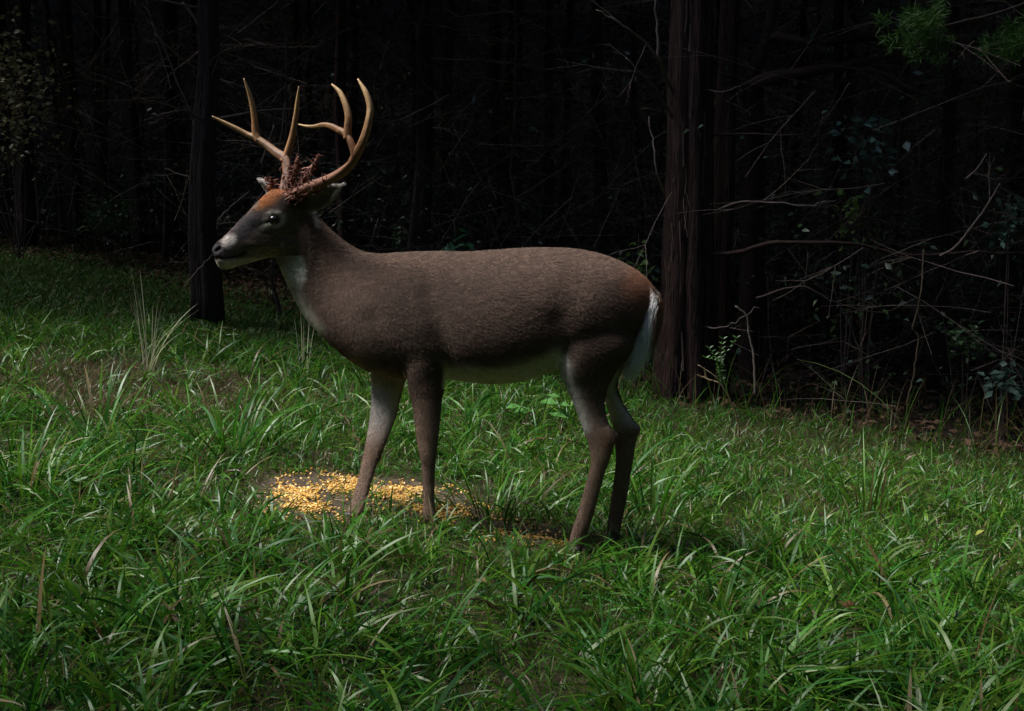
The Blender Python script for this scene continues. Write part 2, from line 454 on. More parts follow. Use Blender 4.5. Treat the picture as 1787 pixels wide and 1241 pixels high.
def tree(name, u, v, width_px, label, cat='tree', group=None, col=BARK_GREY, height=9.5, lean_px=0, branches=9, crown=True, flute=.12, wob=.12, crown_z=5.2, Y=None, branch_z=(1.0, 4.5)):
    b = G(u, v) if Y is None else P(u, 300, Y)
    b[2] = float(gz(b[0], b[1]))
    r0 = width_px / 2 / FPX * b[1]
    dz = 4.0; topx = lean_px / FPX * b[1]
    top = b + np.array([topx * height / dz, random.uniform(-.2, .2), height])
    root = empty(name, b, label, cat, group)
    mb, pts, rad, fl = trunk_mesh(b, top, r0, r0 * .25, rings=26, sides=18, flute=flute, wob=wob)
    c = col * np.linspace(1, .9, 26)[:, None] * RNG.uniform(.85, 1.15, (26, 1))
    mb.tube(pts, rad, 18, c, True, fl); mb.done('trunk', M['bark'], root)
    for k in range(branches):
        z = random.uniform(*branch_z); i = min(24, int(z / height * 25)); a = random.uniform(0, 6.283)
        bm = MB(); st = pts[i]
        twiggy(bm, st + np.array([math.cos(a), math.sin(a), 0]) * rad[i] * .6, np.array([math.cos(a), math.sin(a), random.uniform(-.2, .45)]), random.uniform(.6, 1.7), random.uniform(.005, .012), TWIG_DARK * random.uniform(.7, 2.0), 2)
        bm.done('branch', M['twig'], root)
    if crown:
        o = bpy.data.objects.new('crown', random.choice(CROWNS)); COL.objects.link(o); o.parent = root
        o.location = (topx * crown_z / dz, 0, crown_z); o.rotation_euler[2] = random.uniform(0, 6.28); s = random.uniform(.9, 1.3); o.scale = (s, s, s)
    return root, pts, rad

tree('pine_tree', 357, 566, 40, 'straight black pine trunk rising behind the buck\'s muzzle and antlers', lean_px=20, branches=14)
tree('pine_tree', 42, 432, 27, 'slim dark trunk at the far left edge, leaning slightly right', lean_px=26, branches=10)
tree('pine_tree', 135, 418, 26, 'dim trunk second from the left edge, behind the low leafy shrub', branches=8, lean_px=4)
tree('pine_tree', 182, 405, 16, 'thin dim trunk just right of the second trunk from the left edge', branches=8, lean_px=-4)
tree('pine_tree', 245, 440, 22, 'dim trunk halfway between the left edge and the buck\'s antlers', branches=10, lean_px=-10)
tree('pine_tree', 296, 455, 20, 'dim trunk just left of the black pine behind the muzzle', branches=10, lean_px=3)
tree('cedar_tree', 597, 520, 22, 'reddish trunk straight above the buck\'s near antler tines', col=BARK_RED * 1.3, branches=8)
tree('pine_tree', 728, 545, 30, 'black trunk above the buck\'s shoulder', branches=10, lean_px=6)
tree('pine_tree', 772, 500, 20, 'slim black trunk just right of the one above the shoulder', branches=8)
tree('pine_tree', 868, 520, 24, 'dim trunk above the middle of the buck\'s back', branches=10, lean_px=-6)
tree('pine_tree', 960, 500, 18, 'thin dim trunk above the buck\'s loin', branches=8)
tree('pine_tree', 1050, 560, 22, 'dim trunk above the buck\'s rump, left of the big red cedar', branches=10, lean_px=6)

# the big cedar behind the rump
def px_branch(root, pts, w0, w1, col, name='branch', twigs=3):
    """pts: (u, v, Y) survey points of one bough; widths in survey units."""
    p = spline(np.array([P(u, v, Y) for u, v, Y in pts]), max(10, 4 * len(pts)))
    p = p + RNG.normal(0, .006, p.shape) * np.linspace(0, 1, len(p))[:, None]
    Ym = np.mean([q[2] for q in pts]); r0, r1 = w0 / 2 / FPX * Ym, w1 / 2 / FPX * Ym
    mb = MB(); n = len(p)
    mb.tube(p, np.linspace(r0, r1, n) * RNG.uniform(.85, 1.15, n), 8, col, True)
    for k in range(twigs):
        i = random.randint(n // 4, n - 2); d = p[min(n - 1, i + 1)] - p[i]; d = d / np.linalg.norm(d) + np.array([random.gauss(0, .5), random.gauss(0, .5), random.gauss(0, .7)])
        twiggy(mb, p[i], d, random.uniform(.15, .5), max(.0025, r1 * .6), col, 1, 4)
    return mb.done(name, M['twig'], root)
def cedar():
    b = G(1196, 697); b[2] = float(gz(b[0], b[1])); Y = b[1]
    root = empty('cedar_tree', b, 'big red-barked cedar with fluted trunk just behind the buck\'s tail', 'tree')
    mb, pts, rad, fl = trunk_mesh(b, b + np.array([.02, .1, 8.5]), .128, .06, rings=40, sides=32, flutes=6, flute=.17, wob=.02)
    mb.tube(pts, rad, 32, BARK_RED * RNG.uniform(.8, 1.2, (40, 1)), True, fl); mb.done('trunk', M['bark'], root)
    mb = MB()
    for k in range(170):
        i = random.randint(1, 16); a = random.uniform(0, 6.283); ln = random.uniform(.12, .45); c = pts[i] + np.array([0, 0, random.uniform(-.1, .1)]); d = np.array([math.cos(a), math.sin(a), 0]); sd_ = np.array([-d[1], d[0], 0])
        w = random.uniform(.004, .012); r = rad[i] * 1.06; tw = random.gauss(0, .012)
        row = [c + d * (r + o) + sd_ * tw * q + np.array([0, 0, ln * (q - .5)]) for q, o in ((0, .016), (.3, .004), (.7, .004), (1, .012))]
        Vs = np.array([x + sg * sd_ * w * .5 for x in row for sg in (-1, 1)])
        mb.add(Vs, [(0, 1, 3, 2), (2, 3, 5, 4), (4, 5, 7, 6)], None, BARK_RED * random.uniform(.6, 2.2) + .012)
    st = mb.done('bark_strips', M['twig'], root); st['kind'] = 'stuff'
    b2 = G(1246, 690); b2[2] = float(gz(b2[0], b2[1]))
    mb, pts, rad, fl = trunk_mesh(b2, b2 + np.array([.25, .2, 8.0]), .07, .04, rings=30, sides=20, flutes=4, flute=.15)
    mb.tube(pts, rad, 20, BARK_RED * .7 * RNG.uniform(.8, 1.2, (30, 1)), True, fl); mb.done('trunk', M['bark'], root)
    for pl, w0, w1, c, tw in (
        ([(1178, 168, Y), (1160, 130, Y - .1), (1150, 100, Y - .2), (1146, 40, Y - .2), (1142, -30, Y - .2)], 7, 3, TWIG_PALE * .5, 2),
        ([(1150, 105, Y - .2), (1120, 68, Y - .3), (1080, 40, Y - .4), (1040, 15, Y - .4)], 6, 2, TWIG_PALE * .6, 2),
        ([(1176, 210, Y), (1140, 150, Y - .2), (1110, 120, Y - .3), (1090, 100, Y - .3)], 5, 2, TWIG_PALE * .4, 2),
        ([(1160, 340, Y - .15), (1146, 300, Y - .25), (1140, 255, Y - .25), (1131, 205, Y - .2)], 4, 2, TWIG_PALE * .8, 1),
        ([(1240, 372, Y), (1290, 353, Y - .2), (1350, 353, Y - .3), (1400, 359, Y - .35), (1455, 350, Y - .3)], 4, 2, TWIG_PALE * .7, 2),
        ([(1230, 445, Y), (1290, 440, Y - .15), (1345, 424, Y - .3), (1400, 424, Y - .35), (1490, 426, Y - .4), (1560, 440, Y - .4), (1620, 447, Y - .4), (1700, 440, Y - .5), (1800, 446, Y - .5)], 9, 3, BARK_RED * .9, 5),
        ([(1235, 235, Y), (1320, 234, Y - .1), (1400, 237, Y - .1), (1470, 232, Y)], 6, 2, BARK_RED, 2),
        ([(1215, 155, Y), (1260, 160, Y - .15), (1295, 150, Y - .2)], 4, 2, TWIG_DARK, 2),
        ([(1225, 570, Y - .1), (1260, 572, Y - .2), (1300, 552, Y - .25), (1322, 535, Y - .25)], 3.4, 2, TWIG_PALE * .6, 1),
    ):
        px_branch(root, pl, w0, w1, c, twigs=tw)
    o = bpy.data.objects.new('crown', CROWNS[0]); COL.objects.link(o); o.parent = root; o.location = (.3, .7, 4.4); o.scale = (1.2, 1.2, 1)
    # forked cedar right of it
    b = G(1312, 668); b[2] = float(gz(b[0], b[1])); Y = b[1]
    root = empty('cedar_tree', b, 'dark forked cedar right of the big red cedar, holding a thick bare bough', 'tree')
    f = P(1313, 140, Y)
    mb = MB(); pts = jitter_line(b - np.array([0, 0, .15]), f, 22, .006)
    mb.tube(pts, np.linspace(.085, .065, 22), 16, BARK_RED * .75 * RNG.uniform(.8, 1.2, (22, 1)), True, [1 + .12 * np.sin(4 * np.linspace(0, 6.283, 16, endpoint=False) + i * .1) for i in range(22)])
    mb.done('trunk', M['bark'], root)
    for pl, w0, w1, c, tw in (
        ([(1306, 150, Y), (1330, 90, Y), (1345, 30, Y), (1365, -60, Y + .1), (1380, -300, Y + .2)], 24, 14, BARK_RED * .9, 2),
        ([(1308, 150, Y - .03), (1330, 140, Y - .1), (1400, 127, Y - .25), (1470, 116, Y - .3), (1510, 106, Y - .3), (1570, 92, Y - .3), (1640, 88, Y - .3)], 25, 9, BARK_RED * 1.25, 4),
        ([(1470, 116, Y - .3), (1540, 128, Y - .3), (1600, 160, Y - .3), (1690, 180, Y - .3)], 11, 5, TWIG_DARK, 3),
        ([(1345, 62, Y), (1400, 72, Y - .15), (1470, 70, Y - .2), (1540, 62, Y - .2), (1570, 60, Y - .2)], 18, 8, BARK_RED * .8, 4),
        ([(1500, 10, Y + .2), (1480, 30, Y + .1), (1500, 52, Y), (1560, 62, Y - .2)], 9, 6, TWIG_DARK, 2),
        ([(1300, 200, Y), (1275, 110, Y - .1), (1280, 40, Y - .1), (1295, -20, Y)], 8, 5, TWIG_DARK * 1.1, 2),
    ):
        px_branch(root, pl, w0, w1, c, twigs=tw)
    o = bpy.data.objects.new('crown', CROWNS[1]); COL.objects.link(o); o.parent = root; o.location = (.6, 1.0, 3.6); o.scale = (1.3, 1.3, 1)
    tree('cedar_tree', 1440, 640, 20, 'dim cedar trunk behind the long low bough on the right', col=BARK_RED, branches=12)
    tree('cedar_tree', 1640, 690, 26, 'dark cedar trunk behind the hanging vine on the right', col=BARK_GREY * .8, branches=14, branch_z=(.6, 3))
    tree('cedar_tree', 1760, 660, 24, 'dark cedar trunk at the right edge', col=BARK_GREY * .8, branches=14, branch_z=(.5, 3))
cedar()
# trunks deep in the wood, too dim to tell apart
for k in range(30):
    u = -480 + k * 88 + random.uniform(-50, 50)
    tree('pine_tree', u, 0, random.uniform(7, 20), 'dim distant trunk standing deep in the dark wood', group='dim trunks deep in the wood', branches=3, Y=random.uniform(15, 26) if u > 500 else random.uniform(18, 27), col=BARK_GREY * random.uniform(.7, 1.1), lean_px=random.gauss(0, 14))

for k in range(22):
    u = random.uniform(20, 1780); y = random.uniform(10.5, 17) if u > 450 else random.uniform(16, 21)
    tree('thin_sapling', u, 0, random.uniform(4, 8), 'thin leaning bare sapling in the dark wood', cat='sapling', group='thin saplings in the wood', branches=5, Y=y, col=TWIG_DARK * random.uniform(.6, 1.3), lean_px=random.gauss(0, 60), height=5.5, crown=False, flute=.05, wob=.25)
# unseen canopy and wood round the clearing, shaped to shade the scene
def canopy():
    mb = MB(); n = 150000
    p = np.stack([RNG.uniform(-38, 36, n), RNG.uniform(4, 66, n)], 1); wd = wood_depth(p)
    rightside = (p[:, 0] > 3.3)
    k = (wd > .3) | (rightside & (p[:, 1] > 5.0)) | ((p[:, 1] > 8.3) & (p[:, 0] < .3) & (RNG.random(n) < np.clip((p[:, 1] - 8.0) / 1.8, 0, .6)))  # thinner cover over the left lane, added to darken it
    p = p[k]; n = len(p)
    lo = np.maximum(3.0, 1.75 + .15 * p[:, 1]); z = lo + (8.0 - np.minimum(lo, 7)) * RNG.random(n) ** 1.3 + np.maximum(0, gz(p[:, 0], p[:, 1]) + 3.5 - lo) * (p[:, 1] > 22)
    leaf_cards(mb, np.c_[p, z], rdir(n, 0, .4), rdir(n, 1.2), RNG.uniform(.5, .9, n), RNG.uniform(.35, .6, n), np.array([.03, .055, .02]) * RNG.uniform(.7, 1.3, (n, 1)))
    tag(mb.done('shading_canopy', M['needle']), 'unseen evergreen canopy above the wood, extended over the lane to shade it', 'canopy', kind='stuff')
    mb = MB(); n = 40000
    a = RNG.uniform(R(-215), R(35), n); r = RNG.uniform(7.0, 12.0, n); c = np.stack([np.cos(a) * r, 3 + np.sin(a) * r], 1)
    z = RNG.random(n) * 10.5
    k = ~((c[:, 0] < -4.5) & (c[:, 1] > 0) & (z > 4.5)) & ((c[:, 0] > 3.4) | (c[:, 1] < 2) | (c[:, 0] < -4.2))  # unseen wood: tall to cut low sky light, left gap kept for the sun
    c = c[k]; z = z[k]; n = len(c)
    leaf_cards(mb, np.c_[c, z + gz(c[:, 0], c[:, 1])], rdir(n, -.1, .5), rdir(n, .5), RNG.uniform(.35, .7, n), RNG.uniform(.25, .45, n), np.array([.03, .06, .02]) * RNG.uniform(.7, 1.3, (n, 1)))
    n = 700; q = np.stack([RNG.uniform(-7.5, .5, n), RNG.uniform(.2, 3.6, n), RNG.uniform(5.0, 6.5, n)], 1)  # unseen boughs added overhead to cast shade on the foreground
    leaf_cards(mb, q, rdir(n, -.1, .5), rdir(n, 1.0), RNG.uniform(.35, .6, n), RNG.uniform(.2, .4, n), np.array([.03, .06, .02]) * RNG.uniform(.7, 1.3, (n, 1)))
    tag(mb.done('shading_wood', M['needle']), 'unseen wood round the clearing, shaped to hold back sky light, with added shading boughs', 'wood', kind='stuff')
canopy()

# brush in the wood: twigs and small leaves that read as one tangle
def brush():
    mb = MB()
    for k in range(3200):
        u = random.uniform(-350, 2100); y = random.uniform(7.5, 17)
        x = (u - PW / 2) / FPX * y; wd = float(wood_depth(np.array([[x, y]]))[0])
        if wd < .2 or (wd > 4 and random.random() < .5): continue
        st = np.array([x, y, float(gz(x, y)) + random.uniform(.1, 2.6)])
        d = np.array([random.gauss(0, 1), random.gauss(0, .6), random.gauss(.1, .6)])
        twiggy(mb, st, d, random.uniform(.25, 1.1), random.uniform(.0018, .0042), TWIG_PALE * random.uniform(.2, 1.1) * (1.5 if y > 10 else .85), 1, 3)
    tag(mb.done('twig_tangle', M['twig']), 'tangle of thin dead twigs filling the dark wood', 'twigs', kind='stuff')
    mb = MB(); nc = 420
    for k in range(nc):
        u = random.uniform(-60, 1850); y = random.uniform(8, 19)
        x = (u - PW / 2) / FPX * y; wd = float(wood_depth(np.array([[x, y]]))[0])
        if wd < .1: continue
        m = random.randint(10, 40); s = random.uniform(.12, .4)
        c = np.array([x, y, float(gz(x, y)) + abs(random.gauss(0, 1.0)) + .1]) + RNG.normal(0, s, (m, 3)) * np.array([1, 1, .6])
        hue = np.array([.030, .055, .022]) if random.random() < .6 else np.array([.03, .055, .04])
        leaf_cards(mb, c, rdir(m, -.2, .5), rdir(m, 1.0), RNG.uniform(.03, .07, m), RNG.uniform(.018, .04, m), hue * RNG.uniform(.6, 1.4, (m, 1)))
    n = 70000; y = RNG.uniform(15, 27, n); x = RNG.uniform(-.62, .60, n) * y; p = np.stack([x, y], 1); k = wood_depth(p) > 2.5; p = p[k]; n = len(p)
    hgt = np.abs(RNG.normal(0, 2.2, n)) * (1 + .8 * field_noise(p, .9)); d = rdir(n, -.2, .6)
    leaf_cards(mb, np.c_[p, gz(p[:, 0], p[:, 1]) + .05 + np.clip(hgt, 0, 8)], d, rdir(n, .8), RNG.uniform(.05, .11, n), RNG.uniform(.02, .06, n), np.array([.026, .026, .017]) * RNG.uniform(.4, 1.6, (n, 1)))
    tag(mb.done('understory_leaves', M['leaf']), 'scattered small leaves of the understory in the dark wood', 'leaves', kind='stuff')
    mb = MB(); n = 36000
    y = np.sqrt(RNG.uniform(7 ** 2, 18 ** 2, n)); x = RNG.uniform(-.55, .55, n) * y; p = np.stack([x, y], 1); p = p[wood_depth(p) > -.4 * RNG.random(n)]; n = len(p)
    leaf_cards(mb, np.c_[p, gz(p[:, 0], p[:, 1]) + RNG.uniform(.004, .04, n)], rdir(n, .1, .3), rdir(n, 1.3), RNG.uniform(.03, .08, n), RNG.uniform(.02, .04, n), np.array([.085, .05, .03]) * RNG.uniform(.5, 1.5, (n, 1)))
    tag(mb.done('leaf_litter', M['litter']), 'brown leaf litter on the floor of the wood', 'leaf litter', kind='stuff')
brush()

# single plants of the wood edge
def leafy(name, u, v, Y, spread_px, label, cat='shrub', n=60, leaf=(.05, .09), col=(.05, .10, .04), stems=4, ratio=.7, group=None, flat=.5):
    c = P(u, v, Y); s = spread_px / FPX * Y
    b = np.array([c[0], c[1], float(gz(c[0], c[1]))])
    root = empty(name, b, label, cat, group)
    mb = MB(); tips = []
    for k in range(stems):
        t = c + np.array([random.gauss(0, s * .6), random.gauss(0, s * .4), random.gauss(0, s * ratio * .5)])
        pts = jitter_line(b + np.array([random.gauss(0, .02), random.gauss(0, .02), -.03]), t, 10, s * .03)
        mb.tube(pts, np.linspace(.006, .002, 10), 5, TWIG_DARK * 1.2, False); tips.append(pts)
    mb.done('stem', M['twig'], root)
    mb = MB(); src = np.concatenate([t[5:] for t in tips])
    st = src[RNG.integers(0, len(src), n)] * .35 + (c + RNG.normal(0, 1, (n, 3)) * np.array([s * .55, s * .45, s * ratio * .5])) * .65
    L = RNG.uniform(*leaf, n)
    leaf_cards(mb, st, rdir(n, -.15, flat), rdir(n, 1.3), L, L * RNG.uniform(.45, .7, n), np.array(col) * RNG.uniform(.7, 1.35, (n, 1)))
    mb.done('foliage', M['leaf'], root)
    return root
leafy('leafy_shrub', 195, 372, 14.5, 60, 'low leafy shrub at the wood edge below the left trunks', n=420, leaf=(.04, .07), col=(.045, .09, .03), stems=9)
leafy('leafy_plant', 805, 418, 9.4, 42, 'small broad-leaved plant showing just above the buck\'s back', 'plant', n=34, leaf=(.07, .12), col=(.04, .11, .045), stems=4, ratio=.6)
leafy('leafy_sapling', 1520, 215, 8.6, 80, 'sapling with blue-green leaves under the forked cedar\'s bough', 'sapling', n=90, leaf=(.05, .09), col=(.06, .11, .09), stems=5, ratio=.5, flat=.35)
leafy('leafy_sapling', 1765, 355, 8.2, 45, 'sapling with blue-green leaves at the right edge of the picture', 'sapling', n=70, leaf=(.05, .08), col=(.05, .10, .08), stems=4, flat=.35)
leafy('leafy_sapling', 1480, 350, 8.6, 60, 'sparse sapling with yellow-green leaves above the long low bough', 'sapling', n=40, leaf=(.05, .08), col=(.08, .13, .03), stems=4)
leafy('leafy_plant', 1113, 440, 8.6, 26, 'spindly green plant left of the big cedar, above the rump', 'plant', n=34, leaf=(.04, .07), col=(.06, .12, .03), stems=3, ratio=1.4)
leafy('leafy_shrub', 1690, 570, 8.3, 55, 'leafy shrub right of the hanging vine', n=90, leaf=(.04, .07), col=(.05, .10, .04), stems=6)
leafy('leafy_shrub', 1755, 655, 7.9, 45, 'blue-green shrub low at the right edge, above the grass', n=80, leaf=(.05, .08), col=(.05, .09, .07), stems=6)
leafy('leafy_shrub', 20, 130, 14.2, 120, 'tall pale-leaved shrub in the top left corner', n=700, leaf=(.05, .09), col=(.20, .19, .10), stems=10, ratio=1.3)
leafy('leafy_shrub', 690, 395, 10.4, 30, 'dim sprig of small leaves right of the buck\'s neck', n=50, leaf=(.03, .05), col=(.06, .10, .03), stems=3)
def fern():
    Y = 8.0; b = P(1268, 690, Y); b[2] = float(gz(b[0], b[1]))
    root = empty('green_fern', b, 'bright green fern-like sprig right of the big cedar\'s foot', 'fern')
    mb = MB(); st = MB()
    for (u, v) in ((1238, 608), (1262, 592), (1285, 590), (1232, 625)):
        pts = spline(np.array([b, (b + P(1258, 640, Y)) / 2, P(1256, 635, Y), P(u, v, Y - .05)]), 16)
        st.tube(pts, np.linspace(.003, .001, 16), 4, np.array([.05, .08, .02]), False)
        for q in pts[7:]:
            for sgn in (-1, 1):
                d = np.array([[sgn * .6, random.gauss(0, .3), .5]]); leaf_cards(mb, q[None], d, np.array([[0, -.6, .8]]), np.array([.03]), np.array([.010]), np.array([.06, .16, .03]))
    st.done('stem', M['twig'], root); mb.done('frond', M['leaf'], root)
fern()
def bough(u, v, Y, spread, label, n=260):
    c = P(u, v, Y); s = spread / FPX * Y
    root = empty('pine_bough', c, label, 'pine bough')
    mb = MB(); p = jitter_line(c + np.array([.9, .5, .25]), c - np.array([s * .6, 0, 0]), 10, .02)
    mb.tube(p, np.linspace(.014, .004, 10), 6, TWIG_DARK, True); mb.done('branch', M['twig'], root)
    mb = MB(); cl = c + RNG.normal(0, 1, (26, 3)) * np.array([s * .75, s * .6, s * .45])
    for q in cl:
        d = rdir(n // 3, .1) + np.array([-.5, -.2, .1]); leaf_cards(mb, q + rdir(n // 3) * .03, d, rdir(n // 3), RNG.uniform(.04, .08, n // 3), np.full(n // 3, .0035), np.array([.032, .085, .012]) * RNG.uniform(.7, 1.3, (n // 3, 1)))
    mb.done('needles', M['needle'], root)
bough(1612, 55, 7.6, 40, 'bright green pine bough hanging at the top right')
bough(1765, 70, 7.8, 40, 'dim green pine bough in the top right corner')

def stick(name, pts, w0, w1, col, label, cat, twigs=0):
    b = P(*pts[0]); root = empty(name, b, label, cat)
    p = spline(np.array([P(*q) for q in pts]), 5 * len(pts)); n = len(p); Ym = np.mean([q[2] for q in pts])
    p[1:-1] += RNG.normal(0, .0016, (n - 2, 3)); mb = MB()
    mb.tube(p, np.linspace(w0, w1, n) / 2 / FPX * Ym, 6, col, True)
    for k in range(twigs):
        i = random.randint(n // 4, n - 2); twiggy(mb, p[i], np.array([random.gauss(0, 1), random.gauss(0, .5), random.gauss(.3, .6)]), random.uniform(.1, .4), .0025, col, 1, 4)
    mb.done('stem', M['twig'], root)
stick('hanging_vine', [(1583, 745, 7.7), (1584, 700, 7.7), (1594, 660, 7.7), (1602, 600, 7.7), (1604, 588, 7.7), (1593, 572, 7.7), (1600, 545, 7.7), (1607, 510, 7.7), (1610, 470, 7.75), (1612, 436, 7.8)], 4.5, 3, np.array([.045, .033, .02]), 'long wavy woody vine hanging from the low bough on the right', 'vine')
stick('woody_stem', [(1318, 690, 7.9), (1317, 655, 7.9), (1314, 612, 7.9), (1306, 580, 7.9), (1303, 552, 7.9), (1283, 534, 7.9)], 5, 3, np.array([.14, .11, .095]), 'short wriggly pale stem standing right of the fern', 'stem')
stick('dead_twig', [(1290, 770, 7.0), (1288, 735, 7.0), (1270, 690, 7.0), (1245, 655, 7.0), (1218, 637, 7.0)], 4, 2, np.array([.16, .12, .07]), 'thin dry twig arching up out of the grass below the fern', 'twig', 2)
stick('dead_branch', [(1640, 447, 7.9), (1668, 430, 7.9), (1700, 390, 7.9), (1725, 355, 7.9), (1745, 320, 7.9)], 5, 2.5, TWIG_PALE * .7, 'bare slanting branch rising right of the vine\'s top', 'branch', 2)
stick('dead_branch', [(1686, 312, 8), (1705, 295, 8), (1722, 268, 8)], 4, 2, TWIG_PALE * .7, 'short bare branch fork high on the right', 'branch', 1)
stick('dead_branch', [(1320, 520, 8.2), (1400, 500, 8.2), (1450, 525, 8.2), (1540, 545, 8.2), (1600, 520, 8.2)], 4, 2, TWIG_DARK * 1.2, 'thin crooked branch crossing below the long low bough', 'branch', 3)
stick('dead_branch', [(265, 40, 11), (290, 90, 11), (308, 140, 11), (330, 190, 11), (345, 250, 11)], 4, 2, TWIG_PALE * .6, 'thin pale branch hanging down left of the black pine', 'branch', 3)
stick('dead_branch', [(270, 60, 11.2), (320, 105, 11.2), (360, 130, 11.2)], 3, 2, TWIG_PALE * .6, 'short pale branch slanting right beside the black pine', 'branch', 2)
stick('dead_branch', [(318, 5, 10.5), (335, 25, 10.5), (352, 55, 10.5), (368, 85, 10.5)], 6, 3, TWIG_PALE * .7, 'pale broken branch at the top left of the black pine', 'branch', 3)
stick('dead_branch', [(380, 385, 9), (402, 362, 9), (436, 334, 9)], 4, 2, TWIG_PALE * .45, 'dark stick slanting up in front of the buck\'s forehead', 'branch', 1)
stick('dead_twig', [(322, 500, 5.4), (345, 472, 5.35), (372, 444, 5.25)], 2.4, 1.2, np.array([.05, .04, .032]), 'slim twig slanting up to the tip of the buck\'s nose', 'twig')

# ------------------------------------------------------------------ tall grasses
def grass_thing(name, u, v, label, n, L, W, p0, p1, dry=.1, rad=.05, az=None, heads=False, cat='grass clump', tint=None):
    b = G(u, v); root = empty(name, b, label, cat)
    a = RNG.uniform(0, 6.283, n) if az is None else RNG.normal(az[0], az[1], n)
    q = b[:2] + np.stack([np.cos(a), np.sin(a)], 1) * (RNG.random(n)[:, None] ** .6 * rad)
    c = tints(n, dry) if tint is None else np.array(tint) * RNG.uniform(.75, 1.25, (n, 1))
    P0 = RNG.uniform(*p0, n); Ls = RNG.uniform(*L, n)
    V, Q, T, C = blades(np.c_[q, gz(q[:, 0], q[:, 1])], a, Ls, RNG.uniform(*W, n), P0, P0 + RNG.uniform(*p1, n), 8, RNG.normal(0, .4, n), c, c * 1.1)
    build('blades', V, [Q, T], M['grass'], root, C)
    return root
grass_thing('dry_grass', 262, 650, 'tall pale dry grass stalks standing left of the buck', 10, (.38, .60), (.004, .0068), (.0, .14), (.05, .4), tint=(.40, .39, .27))
grass_thing('dry_grass', 250, 655, 'fan of arching dry grass stems leaning right below the muzzle', 7, (.32, .52), (.004, .0065), (.15, .5), (.5, 1.0), az=(.1, .35), tint=(.34, .36, .20))
grass_thing('dry_grass', 530, 668, 'pair of pale grass stalks standing under the buck\'s throat', 5, (.34, .5), (.004, .006), (.0, .12), (.0, .25), tint=(.40, .40, .27))
grass_thing('grass_tuft', 400, 790, 'big bright tuft of broad grass in front of the buck\'s chest', 60, (.22, .46), (.007, .014), (.1, .8), (.5, 1.5), .03, .18)
grass_thing('grass_tuft', 860, 898, 'thick drooping tuft under the buck\'s belly beside the corn', 80, (.14, .30), (.005, .010), (.2, 1.0), (.6, 1.6), .05, .2)
grass_thing('grass_tuft', 170, 760, 'tall broad-bladed tuft at the left with an upright blade', 22, (.22, .48), (.008, .015), (.1, .7), (.5, 1.4), .05, .16)
grass_thing('grass_tuft', 1135, 905, 'upright tuft just behind the buck\'s hind feet', 34, (.18, .34), (.006, .012), (.0, .5), (.3, 1.2), .03, .08)
grass_thing('arching_grass', 1640, 838, 'long seed stem arching left over the grass on the right', 3, (.75, .9), (.0035, .006), (.35, .5), (1.0, 1.25), az=(math.pi, .12), tint=(.12, .19, .06))
grass_thing('arching_grass', 1150, 560, 'single pale blade pointing right from behind the tail', 3, (.3, .4), (.006, .009), (.9, 1.1), (.1, .2), az=(0, .1), tint=(.2, .26, .1))
grass_thing('grass_tuft', 40, 870, 'dense tuft at the left edge of the clearing', 90, (.2, .38), (.006, .012), (.1, .8), (.5, 1.6), .04, .2)
grass_thing('grass_tuft', 1510, 900, 'loose tuft of upright blades on the right of the clearing', 30, (.2, .4), (.005, .010), (.0, .5), (.3, 1.2), .08, .12)
grass_thing('grass_tuft', 560, 1150, 'broad drooping tuft in the left foreground', 40, (.16, .34), (.008, .014), (.4, 1.0), (.7, 1.5), .03, .16)
grass_thing('grass_tuft', 1280, 1180, 'long combed tuft sweeping right in the foreground', 50, (.22, .42), (.007, .013), (.7, 1.15), (.4, .9), .03, .2, az=(-.3, .6))
def broadleaf():
    b = G(945, 742); root = empty('broadleaf_weed', b, 'bright green lobed broad-leaved weed behind the belly, left of the hind leg', 'weed')
    st = MB()
    for (u, v, s) in ((925, 715, .10), (962, 722, .11), (945, 700, .09), (958, 690, .06), (905, 708, .07), (975, 705, .06)):
        Yl = b[1] - .05 + random.uniform(-.05, .05); c = P(u, v, Yl)
        st.tube(spline(np.array([b, (b + c) / 2 + np.array([0, 0, .02]), c]), 8), np.linspace(.003, .002, 8), 4, np.array([.06, .12, .03]), False)
        h = random.uniform(-.5, .5) + (0 if u > 940 else math.pi); mb = MB()
        for k, (da, l) in enumerate(((0, 1), (.7, .8), (-.7, .8), (1.4, .5), (-1.4, .5))):
            d = np.array([[math.cos(h + da), math.sin(h + da) * .8 - .3, -.05]])
            leaf_cards(mb, c[None], d, np.array([[0, -.45, 1.]]), np.array([s * l]), np.array([s * l * .62]), np.array([.07, .20, .04]) * random.uniform(.8, 1.2))
        mb.done('leaf', M['leaf'], root)
    st.done('stem', M['twig'], root)
broadleaf()
def fallen(u, v, col, label, L=.05):
    b = G(u, v); b[2] += .05; root = empty('fallen_leaf', b, label, 'leaf'); mb = MB()
    leaf_cards(mb, b[None], np.array([[random.gauss(0, 1), random.gauss(0, 1), .2]]), np.array([[.2, -.7, 1.]]), np.array([L]), np.array([L * .6]), np.array(col)); mb.done('blade', M['litter'], root)
fallen(1700, 957, (.20, .22, .04), 'small yellow leaf lying in the grass at the right edge', .045)
fallen(460, 920, (.16, .08, .04), 'brown dead leaf in the grass left of the corn', .06)
fallen(1495, 1092, (.09, .04, .02), 'dark brown dead leaf standing in the right foreground grass', .06)
fallen(850, 1045, (.11, .065, .035), 'tan dead leaf in the grass in front of the buck', .045)

